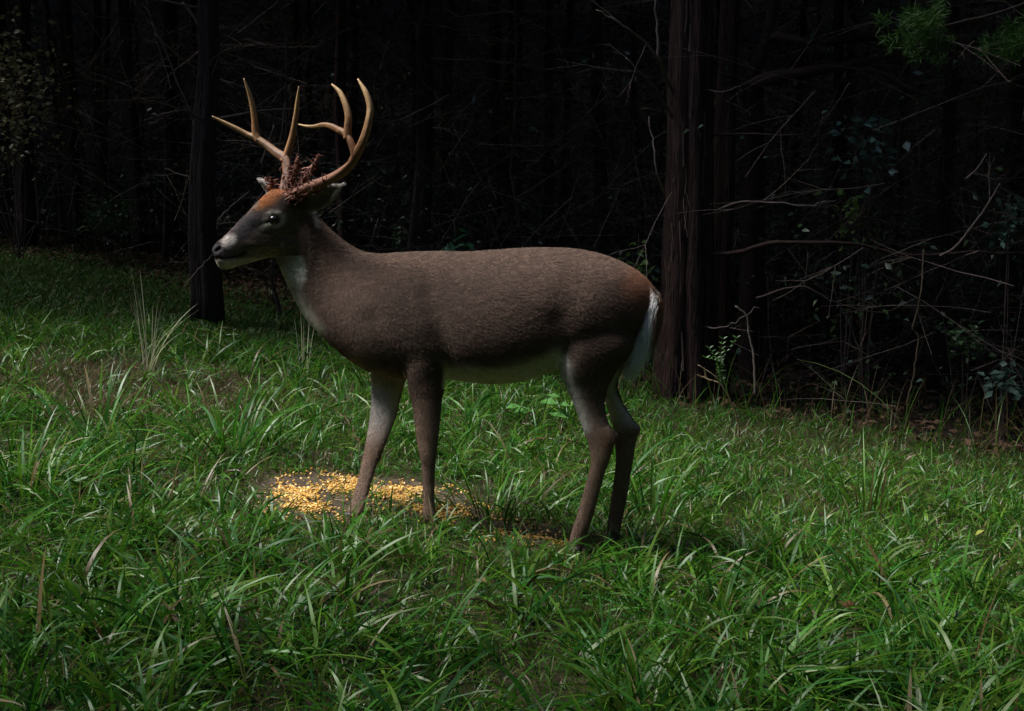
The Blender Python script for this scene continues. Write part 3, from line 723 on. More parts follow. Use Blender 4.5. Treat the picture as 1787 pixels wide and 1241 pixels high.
# ------------------------------------------------------------------ corn
def corn():
    mb = MB(); n0 = 26000
    lo, hi = CORN.min(0), CORN.max(0)
    p = RNG.uniform(lo, hi, (n0, 2)); ins = in_poly(p, CORN); d = seg_dist(p, CORN)
    u, v = UV(np.c_[p, gz(p[:, 0], p[:, 1])])
    dens = np.clip(d / .07, .06, 1) * np.clip(.5 + 1.3 * field_noise(p, 8) + .7 * field_noise(p, 19, 2), .05, 1)
    dens = dens * np.where(u > 870, .5, 1) * np.where((u > 560) & (u < 660) & (v > 880), .4, 1)
    k = ins & (RNG.random(n0) < dens * .66)
    k2 = (~ins) & (d < .10) & (RNG.random(n0) < .05)
    p = p[k | k2]; n = len(p)
    z = gz(p[:, 0], p[:, 1]) + .003 + RNG.random(n) * .008
    # a kernel: a wedge, broad at the crown and narrow at the tip
    base = np.array([(-.5, -.5, -.5), (.5, -.5, -.5), (.75, .5, -.6), (-.75, .5, -.6), (-.4, -.5, .45), (.4, -.5, .45), (.7, .45, .5), (-.7, .45, .5), (0, .85, 0), (0, -.85, 0)]) * np.array([.0052, .0063, .0031])
    F3 = np.array([(4, 5, 6), (4, 6, 7), (0, 2, 1), (0, 3, 2), (0, 4, 3), (3, 4, 7), (1, 2, 5), (2, 6, 5), (3, 7, 8), (7, 6, 8), (6, 2, 8), (2, 3, 8), (0, 1, 9), (1, 5, 9), (5, 4, 9), (4, 0, 9)])
    a = RNG.uniform(0, 6.283, n); tl = RNG.normal(0, .5, n); s = RNG.uniform(.85, 1.35, n)
    ca, sa, ct, stt = np.cos(a), np.sin(a), np.cos(tl), np.sin(tl)
    B = base[None] * s[:, None, None]
    x, y, zz = B[..., 0], B[..., 1] * ct[:, None] - B[..., 2] * stt[:, None], B[..., 1] * stt[:, None] + B[..., 2] * ct[:, None]
    V = np.stack([x * ca[:, None] - y * sa[:, None] + p[:, 0:1], x * sa[:, None] + y * ca[:, None] + p[:, 1:2], zz + z[:, None]], -1).reshape(-1, 3)
    T = (F3[None] + (np.arange(n) * 10)[:, None, None]).reshape(-1, 3)
    pal = np.array([(.66, .38, .075), (.70, .44, .10), (.54, .25, .05), (.75, .54, .22), (.34, .15, .05)])
    c = pal[RNG.choice(5, n, p=[.35, .3, .15, .15, .05])] * RNG.uniform(.8, 1.15, (n, 1))
    C = np.repeat(c, 10, 0); C[9::10] = C[9::10] * .5 + .4
    mb.add(V, None, T, C)
    tag(mb.done('corn_kernels', M['corn'], smooth=False), 'scattered yellow corn kernels on bare soil around the buck\'s forefeet', 'corn', kind='stuff')
corn()

# ------------------------------------------------------------------ the buck
SLOPE = -.00056
def YP(u): return 4.96 + SLOPE * (u - 750)
LAT = np.array([-math.sin(math.atan(-SLOPE * 495)), -math.cos(math.atan(-SLOPE * 495)), 0.0])     # towards the viewer's side of the animal
def lat(yaw):        # head and neck turn towards the viewer's side by yaw
    c, s = math.cos(yaw), math.sin(yaw)
    return np.array([LAT[0] * c - LAT[1] * s, LAT[0] * s + LAT[1] * c, 0])
def D(u, v, d=0.0):  # point of the animal's design sheet (u, v), d metres behind its middle plane
    return P(u, v, YP(u) + d)
class Solid:
    def __init__(s): s.V = []; s.Q = []; s.T = []; s.n = 0
    def loft(s, st, sides=28, sub=4, egg=0.0):
        """stations: (Tu, Tv, Bu, Bv, halfwidth, depth, yaw)"""
        A = np.array([np.r_[D(t[0], t[1], t[5]), D(t[2], t[3], t[5]), t[4], t[6] if len(t) > 6 else 0.0] for t in st])
        A = spline_any(A, (len(st) - 1) * sub + 1)
        k = len(A); a = np.linspace(0, 2 * math.pi, sides, endpoint=False); V = []
        for r in A:
            Tp, Bp, w, yw = r[:3], r[3:6], r[6], r[7]; c = (Tp + Bp) / 2; h = (Tp - Bp) / 2
            ca, sa = np.cos(a), np.sin(a)
            wf = w * (1 - egg * ca)
            V.append(c + np.sign(ca)[:, None] * (np.abs(ca) ** .92)[:, None] * h + (np.sign(sa) * np.abs(sa) ** .92 * wf)[:, None] * lat(yw))
        V = np.concatenate([np.concatenate(V), [(A[0][:3] + A[0][3:6]) / 2], [(A[-1][:3] + A[-1][3:6]) / 2]])
        i, j = np.meshgrid(np.arange(k - 1), np.arange(sides), indexing='ij'); i = i.ravel(); j = j.ravel(); j2 = (j + 1) % sides
        Q = np.stack([i * sides + j, i * sides + j2, (i + 1) * sides + j2, (i + 1) * sides + j], 1)
        T = [(k * sides, (q + 1) % sides, q) for q in range(sides)] + [(k * sides + 1, (k - 1) * sides + q, (k - 1) * sides + (q + 1) % sides) for q in range(sides)]
        s.V.append(V); s.Q.append(Q + s.n); s.T.append(np.array(T) + s.n); s.n += len(V)
    def ball(s, c, r, n=12):
        th = np.linspace(0, math.pi, n); ph = np.linspace(0, 6.283185, 2 * n, endpoint=False)
        V = np.array([(math.sin(t) * math.cos(p), math.sin(t) * math.sin(p), math.cos(t)) for t in th for p in ph]) * np.asarray(r) + c
        k = 2 * n; Q = [(i * k + j, (i + 1) * k + j, (i + 1) * k + (j + 1) % k, i * k + (j + 1) % k) for i in range(n - 1) for j in range(k)]
        s.V.append(V); s.Q.append(np.array(Q) + s.n); s.n += len(V)
def spline_any(pts, n):
    k = len(pts); t = np.linspace(0, k - 1, n); out = []
    m = np.array([(pts[min(k - 1, i + 1)] - pts[max(0, i - 1)]) / (min(k - 1, i + 1) - max(0, i - 1)) for i in range(k)])
    for tt in t:
        i = min(k - 2, int(tt)); x = tt - i
        out.append((2 * x**3 - 3 * x**2 + 1) * pts[i] + (x**3 - 2 * x**2 + x) * m[i] + (-2 * x**3 + 3 * x**2) * pts[i + 1] + (x**3 - x**2) * m[i + 1])
    return np.array(out)
HY = R(24)
def hd(u): return -(540 - u) / 495 * math.tan(HY) * .9 - .02      # depth of the turned head along its length
def foot_depth(u, v): return float(G(u, v)[1] - YP(u))

def buck():
    base = G(880, 940)
    root = empty('white_tailed_buck', base, 'brown white-tailed buck with tall branched antlers standing sideways over the corn', 'deer')
    S = Solid()
    S.loft([(538, 360, 478, 446, .050, -.035, HY * .9), (552, 374, 484, 456, .058, -.03, HY * .7), (572, 395, 493, 475, .062, -.022, HY * .5), (598, 418, 512, 515, .068, -.012, HY * .3), (628, 437, 538, 558, .084, -.004, .05),
            (660, 443.5, 572, 591, .108, 0, 0), (690, 441.5, 615, 628, .130, 0, 0), (725, 440, 665, 652, .148, 0, 0), (765, 439, 730, 661, .158, 0, 0), (810, 440, 790, 660, .170, 0, 0),
            (860, 437, 850, 667, .186, 0, 0), (915, 433.5, 905, 664, .190, 0, 0), (965, 433, 955, 650, .182, 0, 0), (1010, 436, 1000, 634, .172, 0, 0), (1055, 446.5, 1040, 622, .160, 0, 0),
            (1095, 464, 1075, 608, .140, 0, 0), (1125, 485, 1105, 595, .108, 0, 0), (1143, 510, 1130, 570, .06, 0, 0), (1147, 528, 1143, 550, .02, 0, 0)], 44, 4, .10)
    hs = [(552, 368, 506, 440, .040), (522, 345, 486, 447, .056), (498, 333, 471, 449, .061), (474, 332, 456, 452, .058), (453, 349, 441, 457, .050), (434, 369, 428, 460, .040), (416, 387, 416, 464.5, .034),
          (400, 404, 404, 468, .0315), (387, 416.5, 393, 470, .036), (377, 424, 384, 468, .034), (370, 433, 378, 459, .023)]
    S.loft([(a, b, c, d_, w, hd((a + c) / 2), HY) for a, b, c, d_, w in hs], 32, 4, -.0)
    LH = lat(HY)
    for sg in (1, -1):
        S.ball(D(478, 379, hd(478)) + LH * sg * .049, (.024, .017, .021))            # orbit
        S.ball(D(500, 425, hd(500)) + LH * sg * .036, (.045, .022, .035))            # jaw muscle
    S.ball(D(380, 437, hd(380)), (.021, .026, .016))
    for sg in (1, -1):
        S.ball(D(752, 590) + LAT * sg * .085, (.078, .064, .16)); S.ball(D(1038, 604) + LAT * sg * .085, (.105, .068, .155))
    for (ju, jv, jd, jr) in ((747, 796, -.09, (.029, .029, .034)), (652, 795, .06, (.029, .029, .034)), (750, 902, -.08, (.024, .022, .022)), (621, 889, .0, (.026, .022, .022)),
                             (1071, 763, -.085, (.017, .017, .024)), (1109, 749, .085, (.018, .017, .024)), (1014, 930, -.08, (.024, .022, .024)), (1072, 922, .085, (.023, .022, .024))):
        if jd: S.ball(D(ju, jv, jd), jr)
    f1, f2, f3, f4 = foot_depth(750, 924), foot_depth(616, 899), foot_depth(1003, 966), foot_depth(1070, 951)
    def leg(st, d0, df):                         # depth runs from the body to the foot
        n = len(st); v0, v1 = (st[2][1] + st[2][3]) / 2, (st[-1][1] + st[-1][3]) / 2
        o = []
        for s_ in st:
            vm = (s_[1] + s_[3]) / 2; t = np.clip((vm - v0) / (v1 - v0), 0, 1); o.append((*s_[:5], d0 + (df - d0) * t))
        S.loft(o, 20, 4)
    leg([(722, 545, 790, 545, .03), (706, 615, 792, 608, .058), (713, 668, 777, 655, .046), (719, 700, 771, 700, .038), (724, 735, 767, 742, .032), (728, 768, 763, 776, .027), (733, 792, 761, 797, .0265), (736, 812, 759, 816, .021), (738, 845, 758, 848, .0165),
         (738.5, 876, 758, 878, .0165), (738, 893, 761, 896, .020), (740, 910, 764, 911, .019), (740, 922, 763, 922, .018)], -.095, f1)
    leg([(655, 590, 740, 590, .052), (650, 640, 715, 645, .047), (649, 675, 703, 675, .038), (646.5, 712, 695, 716, .031), (643, 745, 683, 750, .026), (637, 780, 668, 787, .025), (631, 808, 657, 813, .020), (624, 838, 648, 843, .0165),
         (614, 868, 640, 872, .018), (608, 884, 636, 887, .019), (603, 897, 632, 897, .018)], .085, f2)
    leg([(1000, 530, 1090, 545, .03), (966, 585, 1106, 605, .07), (971, 634, 1074, 648, .060), (985, 666, 1060, 678, .046), (1000, 703, 1055, 712, .035), (1015, 742, 1062, 738, .028), (1027, 776, 1074, 764, .026), (1031, 800, 1066, 797, .0225), (1028, 822, 1057, 822, .0185),
         (1018, 857, 1046, 861, .0165), (1009, 892, 1036, 898, .018), (1000, 919, 1027, 924, .0205), (994, 942, 1021, 946, .019), (992, 955, 1018, 957, .018)], -.085, f3)
    leg([(1000, 570, 1110, 580, .06), (1015, 615, 1098, 622, .055), (1036, 655, 1076, 660, .046), (1052, 690, 1084, 698, .034), (1064, 724, 1102, 727, .028), (1072, 755, 1113, 750, .026), (1074, 783, 1109, 778, .0225), (1074, 815, 1103, 815, .0185),
         (1068, 858, 1096, 860, .0165), (1063, 893, 1088, 897, .018), (1060, 920, 1083, 923, .020), (1058, 940, 1082, 940, .018)], .085, f4)
    # ears: cupped shells
    def ear(bu, bv, bd, tu, tv, td, cup, wmax, bulge):
        b = D(bu, bv, bd); t = D(tu, tv, td); ax = t - b; Le = np.linalg.norm(ax); ax /= Le
        cup = np.array(cup, float); cup -= ax * (cup @ ax); cup /= np.linalg.norm(cup); sd_ = np.cross(ax, cup)
        nt, ns = 18, 13; out, inn = [], []
        for i in range(nt):
            q = i / (nt - 1); w = wmax * (math.sin(math.pi * min(1, (q * .9 + .14)) ) ** .75) * (1.0 if q < .55 else max(.05, 1 - ((q - .55) / .45) ** 2.2 * .95))
            for j in range(ns):
                a = (j / (ns - 1) - .5) * 2.4
                p = b + ax * Le * q + sd_ * math.sin(a) * w - cup * (math.cos(a) - .4) * w * .75 + cup * bulge * math.sin(q * math.pi)
                nrm = sd_ * math.sin(a) - cup * math.cos(a)
                out.append(p + nrm * .0045); inn.append(p - nrm * .0045)
        V = np.array(out + inn); o = nt * ns; Q = []
        for i in range(nt - 1):
            for j in range(ns - 1):
                a0 = i * ns + j; Q.append((a0, a0 + 1, a0 + ns + 1, a0 + ns)); Q.append((o + a0, o + a0 + ns, o + a0 + ns + 1, o + a0 + 1))
        for i in range(nt - 1):
            a0 = i * ns; Q.append((a0, a0 + ns, o + a0 + ns, o + a0)); a0 += ns - 1; Q.append((a0 + ns, a0, o + a0, o + a0 + ns))
        for j in range(ns - 1):
            Q.append((j + 1, j, o + j, o + j + 1)); a0 = (nt - 1) * ns + j; Q.append((a0, a0 + 1, o + a0 + 1, o + a0))
        S.V.append(V); S.Q.append(np.array(Q) + S.n); S.n += len(V)
    fw = np.cross(LH, np.array([0, 0, 1.0]));  fw = -fw if fw[0] > 0 else fw         # where the face points
    ear(526, 362, hd(526) - .055, 601, 319, hd(540) - .13, fw * .5 + LH * 1.0 + np.array([0, 0, -.25]), .037, .006)
    ear(484, 345, hd(490) + .055, 449, 312, hd(490) + .155, fw * .9 - LH * .55, .042, .006)
    tmp = build('body', np.concatenate(S.V), [np.concatenate(S.Q), np.concatenate(S.T)])
    rm = tmp.modifiers.new('r', 'REMESH'); rm.mode = 'VOXEL'; rm.voxel_size = .0042; rm.use_smooth_shade = True
    ev = tmp.evaluated_get(bpy.context.evaluated_depsgraph_get())
    me = bpy.data.meshes.new_from_object(ev); bpy.data.objects.remove(tmp)
    nv = len(me.vertices); V = np.zeros(nv * 3); me.vertices.foreach_get('co', V); V = V.reshape(-1, 3)
    E = np.zeros(len(me.edges) * 2, np.int32); me.edges.foreach_get('vertices', E); E = E.reshape(-1, 2)
    deg = np.bincount(E.ravel(), minlength=nv)[:, None]
    u, v = UV(V)
    head = (u < 500) & (v < 475); earm = (v < 372) & ((u > 530) | ((u < 482) & (v < 343)))
    legm = np.clip((v - 668) / 90, 0, 1)
    wmid = np.clip((v - 560) / 90, 0, 1)
    amt = np.where(head | earm, .0, 1.0 - .88 * legm)
    blend = np.clip((u - 500) / 40, 0, 1); amt = np.where((v < 475) & (u > 500) & ~earm, np.minimum(amt, blend), amt)
    for it in range(34):
        A = np.zeros_like(V)
        for k in range(3):
            A[:, k] = np.bincount(E[:, 0], V[E[:, 1], k], nv) + np.bincount(E[:, 1], V[E[:, 0], k], nv)
        lim = amt[:, None] * .8 if it >= 4 else np.maximum(amt, .6 - .35 * earm - .15 * legm)[:, None]
        V += lim * (A / deg - V) * .9
    # mouth line, nostril, eye corner pressed into the surface
    hdir = LH
    side = ((V - D(450, 400, hd(450))) @ LH)
    def press(pl, width, depth):
        pl = np.array(pl, float); q = np.stack([u, v], 1); dd = seg_dist(q, pl, False)
        k = (u < 520) & (v < 480)
        f = np.exp(-(dd / width) ** 2) * k
        V[:] -= (np.sign(side) * f * depth)[:, None] * hdir
        return f
    bside = (V - D(880, 550, 0)) @ LAT
    def dent(pl, width, depth, gate):
        dd = seg_dist(np.stack([u, v], 1), np.array(pl, float), False); f = np.exp(-(dd / width) ** 2) * gate * np.clip(np.abs(bside) / .06, 0, 1)
        V[:] -= (np.sign(bside) * f * depth)[:, None] * LAT
    body_ = (u > 560) * 1.0
    dent([(783, 655), (777, 610), (760, 560), (745, 515)], 17, .008, body_)          # behind the shoulder
    dent([(650, 560), (668, 600), (698, 640)], 20, .008, body_)                      # before the shoulder point
    dent([(972, 560), (985, 600), (976, 630)], 24, .007, body_)                      # flank hollow
    dent([(1000, 500), (985, 530), (975, 560)], 30, .006, body_)
    dent([(1040, 472), (1065, 482)], 22, -.006, body_)                               # hip bone
    dent([(705, 480), (722, 525), (735, 560)], 24, -.006, body_)                     # spine of the shoulder blade
    dent([(1046, 690), (1052, 715), (1060, 740)], 6, .006, 1.0)                      # hollow before the tendon
    hd_ = (u < 540) & (v < 470)
    def hdent(pl, width, depth):
        dd = seg_dist(np.stack([u, v], 1), np.array(pl, float), False); hs_ = (V - D(450, 400, hd(450))) @ LH
        V[:] -= (np.sign(hs_) * np.exp(-(dd / width) ** 2) * hd_ * depth * np.clip(np.abs(hs_) / .02, 0, 1))[:, None] * LH
    hdent([(446, 398), (458, 405)], 9, .005); hdent([(505, 372), (515, 385)], 9, .005); hdent([(466, 372), (478, 369), (490, 373)], 4, -.004)
    hdent([(430, 425), (455, 428), (485, 418)], 6, -.003); hdent([(430, 438), (460, 440)], 6, .003)
    for it in range(5):
        A = np.zeros_like(V)
        for k in range(3):
            A[:, k] = np.bincount(E[:, 0], V[E[:, 1], k], nv) + np.bincount(E[:, 1], V[E[:, 0], k], nv)
        V += np.where(v > 690, .15, .4)[:, None] * np.where(earm, 0, 1)[:, None] * (A / deg - V)
    mouth = press([(374, 451), (385, 451.5), (400, 450), (415, 446.5), (427, 442)], 2.2, .006)
    nostril = press([(378, 437.5), (383, 434)], 3.0, .010)
    nostril = np.maximum(nostril, 0)
    tear = press([(458, 391), (466, 387)], 2.6, .004)
    me.vertices.foreach_set('co', V.astype(np.float32).ravel()); me.update()
    Nn = np.zeros(nv * 3, np.float32); me.vertices.foreach_get('normal', Nn); Nn = Nn.reshape(-1, 3)
    # coat markings by place on the body
    def sm(x, a, b): t = np.clip((x - a) / (b - a), 0, 1); return t * t * (3 - 2 * t)
    def blob(cu, cv, ru, rv, ang=0, soft=.5):
        c, s_ = math.cos(ang), math.sin(ang); x = ((u - cu) * c + (v - cv) * s_) / ru; y = (-(u - cu) * s_ + (v - cv) * c) / rv
        return 1 - sm(np.sqrt(x * x + y * y), 1 - soft, 1 + soft)
    latd = Nn @ LAT; dl = np.array([(V[i] - 0) for i in (0,)]).shape and ((V - D(880, 550, 0)) @ LAT)
    nz = RNG.normal(0, 1, nv); nz2 = .5 * np.sin(V[:, 0] * 21 + V[:, 2] * 13) * np.sin(V[:, 2] * 17 - V[:, 1] * 19)
    C = np.ones((nv, 3)) * np.array([.118, .077, .060])
    def mix(c, w):
        w = np.clip(w, 0, 1)[:, None]; C[:] = C * (1 - w) + np.array(c) * w
    mix((.135, .084, .060), sm(v, 520, 440) * (u > 560) * .7)                      # saddle
    mix((.20, .085, .045), blob(1128, 500, 42, 48) * .7)                            # russet rump
    mix((.12, .083, .066), blob(700, 590, 90, 70) * .5)
    mix((.215, .145, .105), sm(v, 690, 760) * .75)                                    # grey legs
    mix((.15, .075, .045), (blob(1108, 745, 16, 16) + blob(1068, 770, 18, 18)) * .7)
    mix((.78, .70, .55), sm(v, 634 + 10 * nz2, 652 + 10 * nz2) * (u > 770) * (u < 985) * (v < 672))    # belly
    mix((.78, .70, .55), sm(-Nn[:, 2], .40, .8) * (u > 700) * (u < 1000) * (v > 600) * (v < 680))
    fl = sm(v - (650 - (u - 870) * .22), -12, 6) * (u > 870) * (u < 990) * (v < 672)
    mix((.78, .70, .55), fl * .95)
    far = np.maximum(sm(-dl, -.01, .02), (u < 709) * (v > 660)); near = sm(dl, 0, .03)
    mix((.34, .29, .25), sm(-latd, .15, .7) * near * sm(v, 630, 660) * sm(v, 800, 740) * .8)     # inner faces of the near legs
    mix((.70, .65, .60), sm(latd, .0, .6) * far * sm(v, 640, 660) * sm(v, 790, 700) * .85 * (u < 720))
    mix((.70, .65, .60), sm(latd, .0, .6) * far * sm(v, 630, 660) * sm(v, 765, 710) * .75 * (u > 1030))
    frontedge = seg_dist(np.stack([u, v], 1), np.array([(968, 625), (985, 662), (1000, 700), (1015, 742)]), False)
    mix((.74, .70, .66), np.exp(-(frontedge / 15) ** 2) * .95)
    # throat patch, chest line
    th = blob(508, 462, 20, 34, -.35, .35) * (v > 446)
    mix((.80, .78, .70), np.clip(th * 1.3, 0, 1))
    tl = seg_dist(np.stack([u, v], 1), np.array([(482, 448), (495, 480), (518, 530), (550, 575)]), False)
    mix((.66, .62, .52), np.exp(-(tl / 13) ** 2) * (v > 448))
    tl = seg_dist(np.stack([u, v], 1), np.array([(610, 625), (640, 648), (700, 668)]), False)
    mix((.30, .24, .18), np.exp(-(tl / 12) ** 2) * .8)
    # head
    hm = sm(550 - u, 0, 60) * sm(v, 480, 450)
    mix((.170, .130, .112), hm * .8)
    mix((.27, .23, .20), blob(455, 440, 40, 10, -.08, .5) * .6)
    mix((.12, .088, .072), blob(450, 418, 26, 10, -.5, .5) * .8)
    mix((.070, .064, .072), blob(424, 402, 42, 15, -.80, .5) * .9)                   # dark bridge
    mix((.40, .16, .055), blob(468, 342, 34, 17, -.6, .4) * .95)                   # orange crown
    mix((.30, .25, .20), blob(444, 358, 9, 5, -.8, .5) * .8)
    mix((.055, .035, .028), blob(510, 352, 24, 13, .1, .5) * .9)
    mix((.60, .52, .48), blob(478, 383, 19, 14.5, 0, .25) * .85)                         # ring round the eye
    mix((.60, .55, .50), blob(462, 395, 12, 6, -.4, .4) * .9)
    mix((.03, .022, .02), blob(478.5, 383, 10.5, 8, .1, .2))
    mix((.03, .022, .02), blob(466, 388, 5, 2.5, -.6, .3))
    mix((.62, .55, .52), blob(399, 422, 15, 10, -.7, .35) * .95)                       # pale muzzle band
    mix((.075, .06, .055), blob(415, 437, 22, 9, -.3, .5) * .7)
    mix((.45, .42, .36), sm(v - (453 - (u - 380) * .08), -1, 5) * (u < 480) * (v < 474) * (v > 440))   # white chin and jaw
    mix((.02, .018, .02), blob(376, 437, 14, 15, 0, .2) * (u < 391))                 # nose pad
    mix((.03, .02, .02), np.clip(mouth * 1.3, 0, 1)); mix((.004, .004, .004), np.clip(nostril * 1.2, 0, 1))
    # ears
    ne = sm(v, 378, 366) * sm(u, 530, 545); inn = sm(Nn @ (fw * .5 + LH), -.1, .5)
    mix((.10, .085, .08), ne * 1.0); mix((.34, .31, .28), ne * inn * .4)
    lower = seg_dist(np.stack([u, v], 1), np.array([(548, 374), (560, 369), (576, 360), (590, 340), (602, 318)]), False)
    mix((.42, .40, .36), ne * np.exp(-(lower / 6) ** 2) * .9)
    mix((.48, .45, .40), blob(549, 384, 4, 13, -.2, .5) * .8)
    fe = (v < 340) & (u < 466); mix((.52, .50, .47), fe * .9)
    C *= (1 + np.where((u < 545) & (v < 475), .22, .10) * nz + .07 * nz2 + .07 * np.sin(V[:, 0] * 9 + 2 * np.sin(V[:, 2] * 11)))[:, None]; C = np.clip(C, .003, .8)
    off = np.array(root.location)
    me.vertices.foreach_set('co', (V - off).astype(np.float32).ravel()); me.update()
    a = me.color_attributes.new('tint', 'FLOAT_COLOR', 'POINT'); cc = np.ones((nv, 4), np.float32); cc[:, :3] = C; a.data.foreach_set('color', cc.ravel())
    me.materials.clear(); me.materials.append(M['coat']); me.polygons.foreach_set('use_smooth', np.ones(len(me.polygons), bool))
    me.name = 'body'; body = bpy.data.objects.new('body', me); COL.objects.link(body); body.parent = root
    # fur
    me.calc_loop_triangles(); nt = len(me.loop_triangles); tv = np.zeros(nt * 3, np.int32); me.loop_triangles.foreach_get('vertices', tv); tv = tv.reshape(-1, 3)
    A3, B3, C3 = V[tv[:, 0]], V[tv[:, 1]], V[tv[:, 2]]; ar = np.linalg.norm(np.cross(B3 - A3, C3 - A3), axis=1)
    uc, vc = u[tv[:, 0]], v[tv[:, 0]]
    facing = ((A3 - np.array([0, 0, CAM_H])) * Nn[tv[:, 0]]).sum(1)
    wgt = ar * np.where(facing > .8, .35, 1.0) * np.where((uc < 535) & (vc < 470), 2.2, 1.0)
    wgt *= 1 - np.clip(((uc < 388) & (vc > 426) & (vc < 450)) * 1.0 + ((np.abs(uc - 478) < 10) & (np.abs(vc - 383) < 8)), 0, 1)
    NF = 400000; pick = RNG.choice(nt, NF, p=wgt / wgt.sum()); r1 = np.sqrt(RNG.random(NF)); r2 = RNG.random(NF)
    w0, w1, w2 = (1 - r1), r1 * (1 - r2), r1 * r2; t3 = tv[pick]
    def bar(X): return X[t3[:, 0]] * w0[:, None] + X[t3[:, 1]] * w1[:, None] + X[t3[:, 2]] * w2[:, None]
    Pp, Np, Cp = bar(V), bar(Nn), bar(C); Np /= np.linalg.norm(Np, axis=1)[:, None] + 1e-9; pu, pv = UV(Pp)
    rear = np.array([1.0, 0, 0]) * .95 + np.array([0, SLOPE * 495, 0])
    def bl(g, d, w): return g * (1 - w[:, None]) + np.array(d) * w[:, None]
    g = np.ones((NF, 3)) * (rear + np.array([0, 0, -.45]))
    g = bl(g, (.65, 0, -.8), sm(pu, 700, 600)); g = bl(g, (.8, .3, .35), sm(pu, 570, 520) * sm(pv, 500, 450)); g = bl(g, (.1, 0, -1.0), sm(pv, 600, 690))
    g = g - Np * (g * Np).sum(1)[:, None]; g /= np.linalg.norm(g, axis=1)[:, None] + 1e-9
    g = g + RNG.normal(0, .10, (NF, 3)); Lf = np.where((pu < 535) & (pv < 470), .006, np.where(pv > 690, .007, .013)) * RNG.uniform(.6, 1.3, NF)
    belly = ((pv > 630) & (pv < 680) & (pu > 600) & (pu < 1000)); Lf = np.where(belly, .02, Lf)
    Lf = np.where((pv < 372) & (pu > 535), .010, Lf)
    K = np.zeros((NF, 3, 3)); K[:, 0] = Pp - Np * .001
    K[:, 1] = Pp + (g * .55 + Np * .10) * Lf[:, None]; K[:, 2] = Pp + (g * 1.0 + Np * .07) * Lf[:, None]
    cu = np.floor((pu + RNG.normal(0, 1.5, NF)) / np.where(pv > 680, 3.0, 10.0)).astype(np.int64); cv = np.floor((pv + .28 * pu + RNG.normal(0, .5, NF)) / np.where(pv > 680, 9.0, 2.3)).astype(np.int64)
    hsh = ((cu * 73856093) ^ (cv * 19349663)) % 1009
    Cp = Cp * (.70 + .65 * np.random.default_rng(3).random(1009)[hsh])[:, None]
    strands('fur', K, Cp * RNG.uniform(.55, 1.5, (NF, 1)), root, .00042)
    # eyes
    for sg in (1, -1):
        c = D(478.5, 383, hd(478)) + LH * sg * .0535
        s2 = Solid(); s2.ball(c, (.0195, .0185, .0175), 14); build('eye', s2.V[0], [s2.Q[0]], M['eye'], root)
    # hooves
    def hoof(u0, u1, vt, vb, d, fwd=-7):
        mb = MB()
        for sg in (-1, 1):
            cl = sg * .011
            pr = []
            for q, (fr, bk, hw) in enumerate(((u0 + 1, u1 - 2, .012), (u0 + fwd * .5, u1 - 1, .014), (u0 + fwd, u1, .0145), (u0 + fwd - 2, u1 - 1, .013))):
                vv = vt + (vb - vt) * (0, .45, .85, 1)[q]; F_, B_ = D(fr, vv, d), D(bk, vv, d); c = (F_ + B_) / 2 - LAT * cl; h = (F_ - B_) / 2
                aa = np.linspace(0, 6.283185, 14, endpoint=False)
                pr.append(c + np.cos(aa)[:, None] * h + (np.sin(aa) * hw * (1 - .35 * np.cos(aa)))[:, None] * LAT)
            Vh = np.concatenate(pr + [[pr[0].mean(0)], [pr[-1].mean(0)]]); Qh = [(i * 14 + j, i * 14 + (j + 1) % 14, (i + 1) * 14 + (j + 1) % 14, (i + 1) * 14 + j) for i in range(3) for j in range(14)]
            Th = [(56, (j + 1) % 14, j) for j in range(14)] + [(57, 42 + j, 42 + (j + 1) % 14) for j in range(14)]
            mb.add(Vh, Qh, Th)
        mb.done('hoof', M['hoof'], root, use_col=False)
    hoof(740, 762, 917, 929, f1); hoof(603, 630, 893, 904, f2); hoof(992, 1016, 952, 970, f3); hoof(1058, 1080, 936, 955, f4)
    # tail
    s3 = Solid(); s3.loft([(1118, 490, 1132, 520, .03, 0), (1134, 498, 1148, 520, .036, 0), (1137, 518, 1153, 538, .042, -.012), (1132, 546, 1151, 560, .038, -.02), (1122, 578, 1140, 588, .028, -.025), (1110, 608, 1126, 612, .017, -.028), (1104, 626, 1112, 628, .007, -.03)], 20, 4)
    Vt = s3.V[0]; ut, vt_ = UV(Vt); wt = np.clip((1148 - (vt_ - 510) * .14 - ut) / 6 + .5, 0, 1) * np.clip((vt_ - 500) / 25, 0, 1)
    Ct = np.array([.17, .075, .04]) * (1 - wt[:, None]) + np.array([.86, .85, .82]) * wt[:, None]
    build('tail', Vt, [s3.Q[0], s3.T[0]], M['coat'], root, Ct)
    nT = 16000; k = RNG.integers(0, len(Vt) - 2, nT); b0 = Vt[k] + RNG.normal(0, .003, (nT, 3)); dv = np.array([-.30, 0, -1.0]) + RNG.normal(0, .16, (nT, 3)) + ((Vt[k] - Vt.mean(0)) * np.array([1.2, 2.5, 0]))
    Lt = RNG.uniform(.02, .058, nT) * np.clip(.35 + (vt_[k] - 500) / 70, .3, 1.1)
    K = np.stack([b0, b0 + dv * Lt[:, None] * .5, b0 + dv * Lt[:, None] + np.array([-.004, 0, -.004])], 1)
    strands('tail_hair', K, Ct[k] * RNG.uniform(.7, 1.2, (nT, 1)), root, .0007)
    antlers(root)

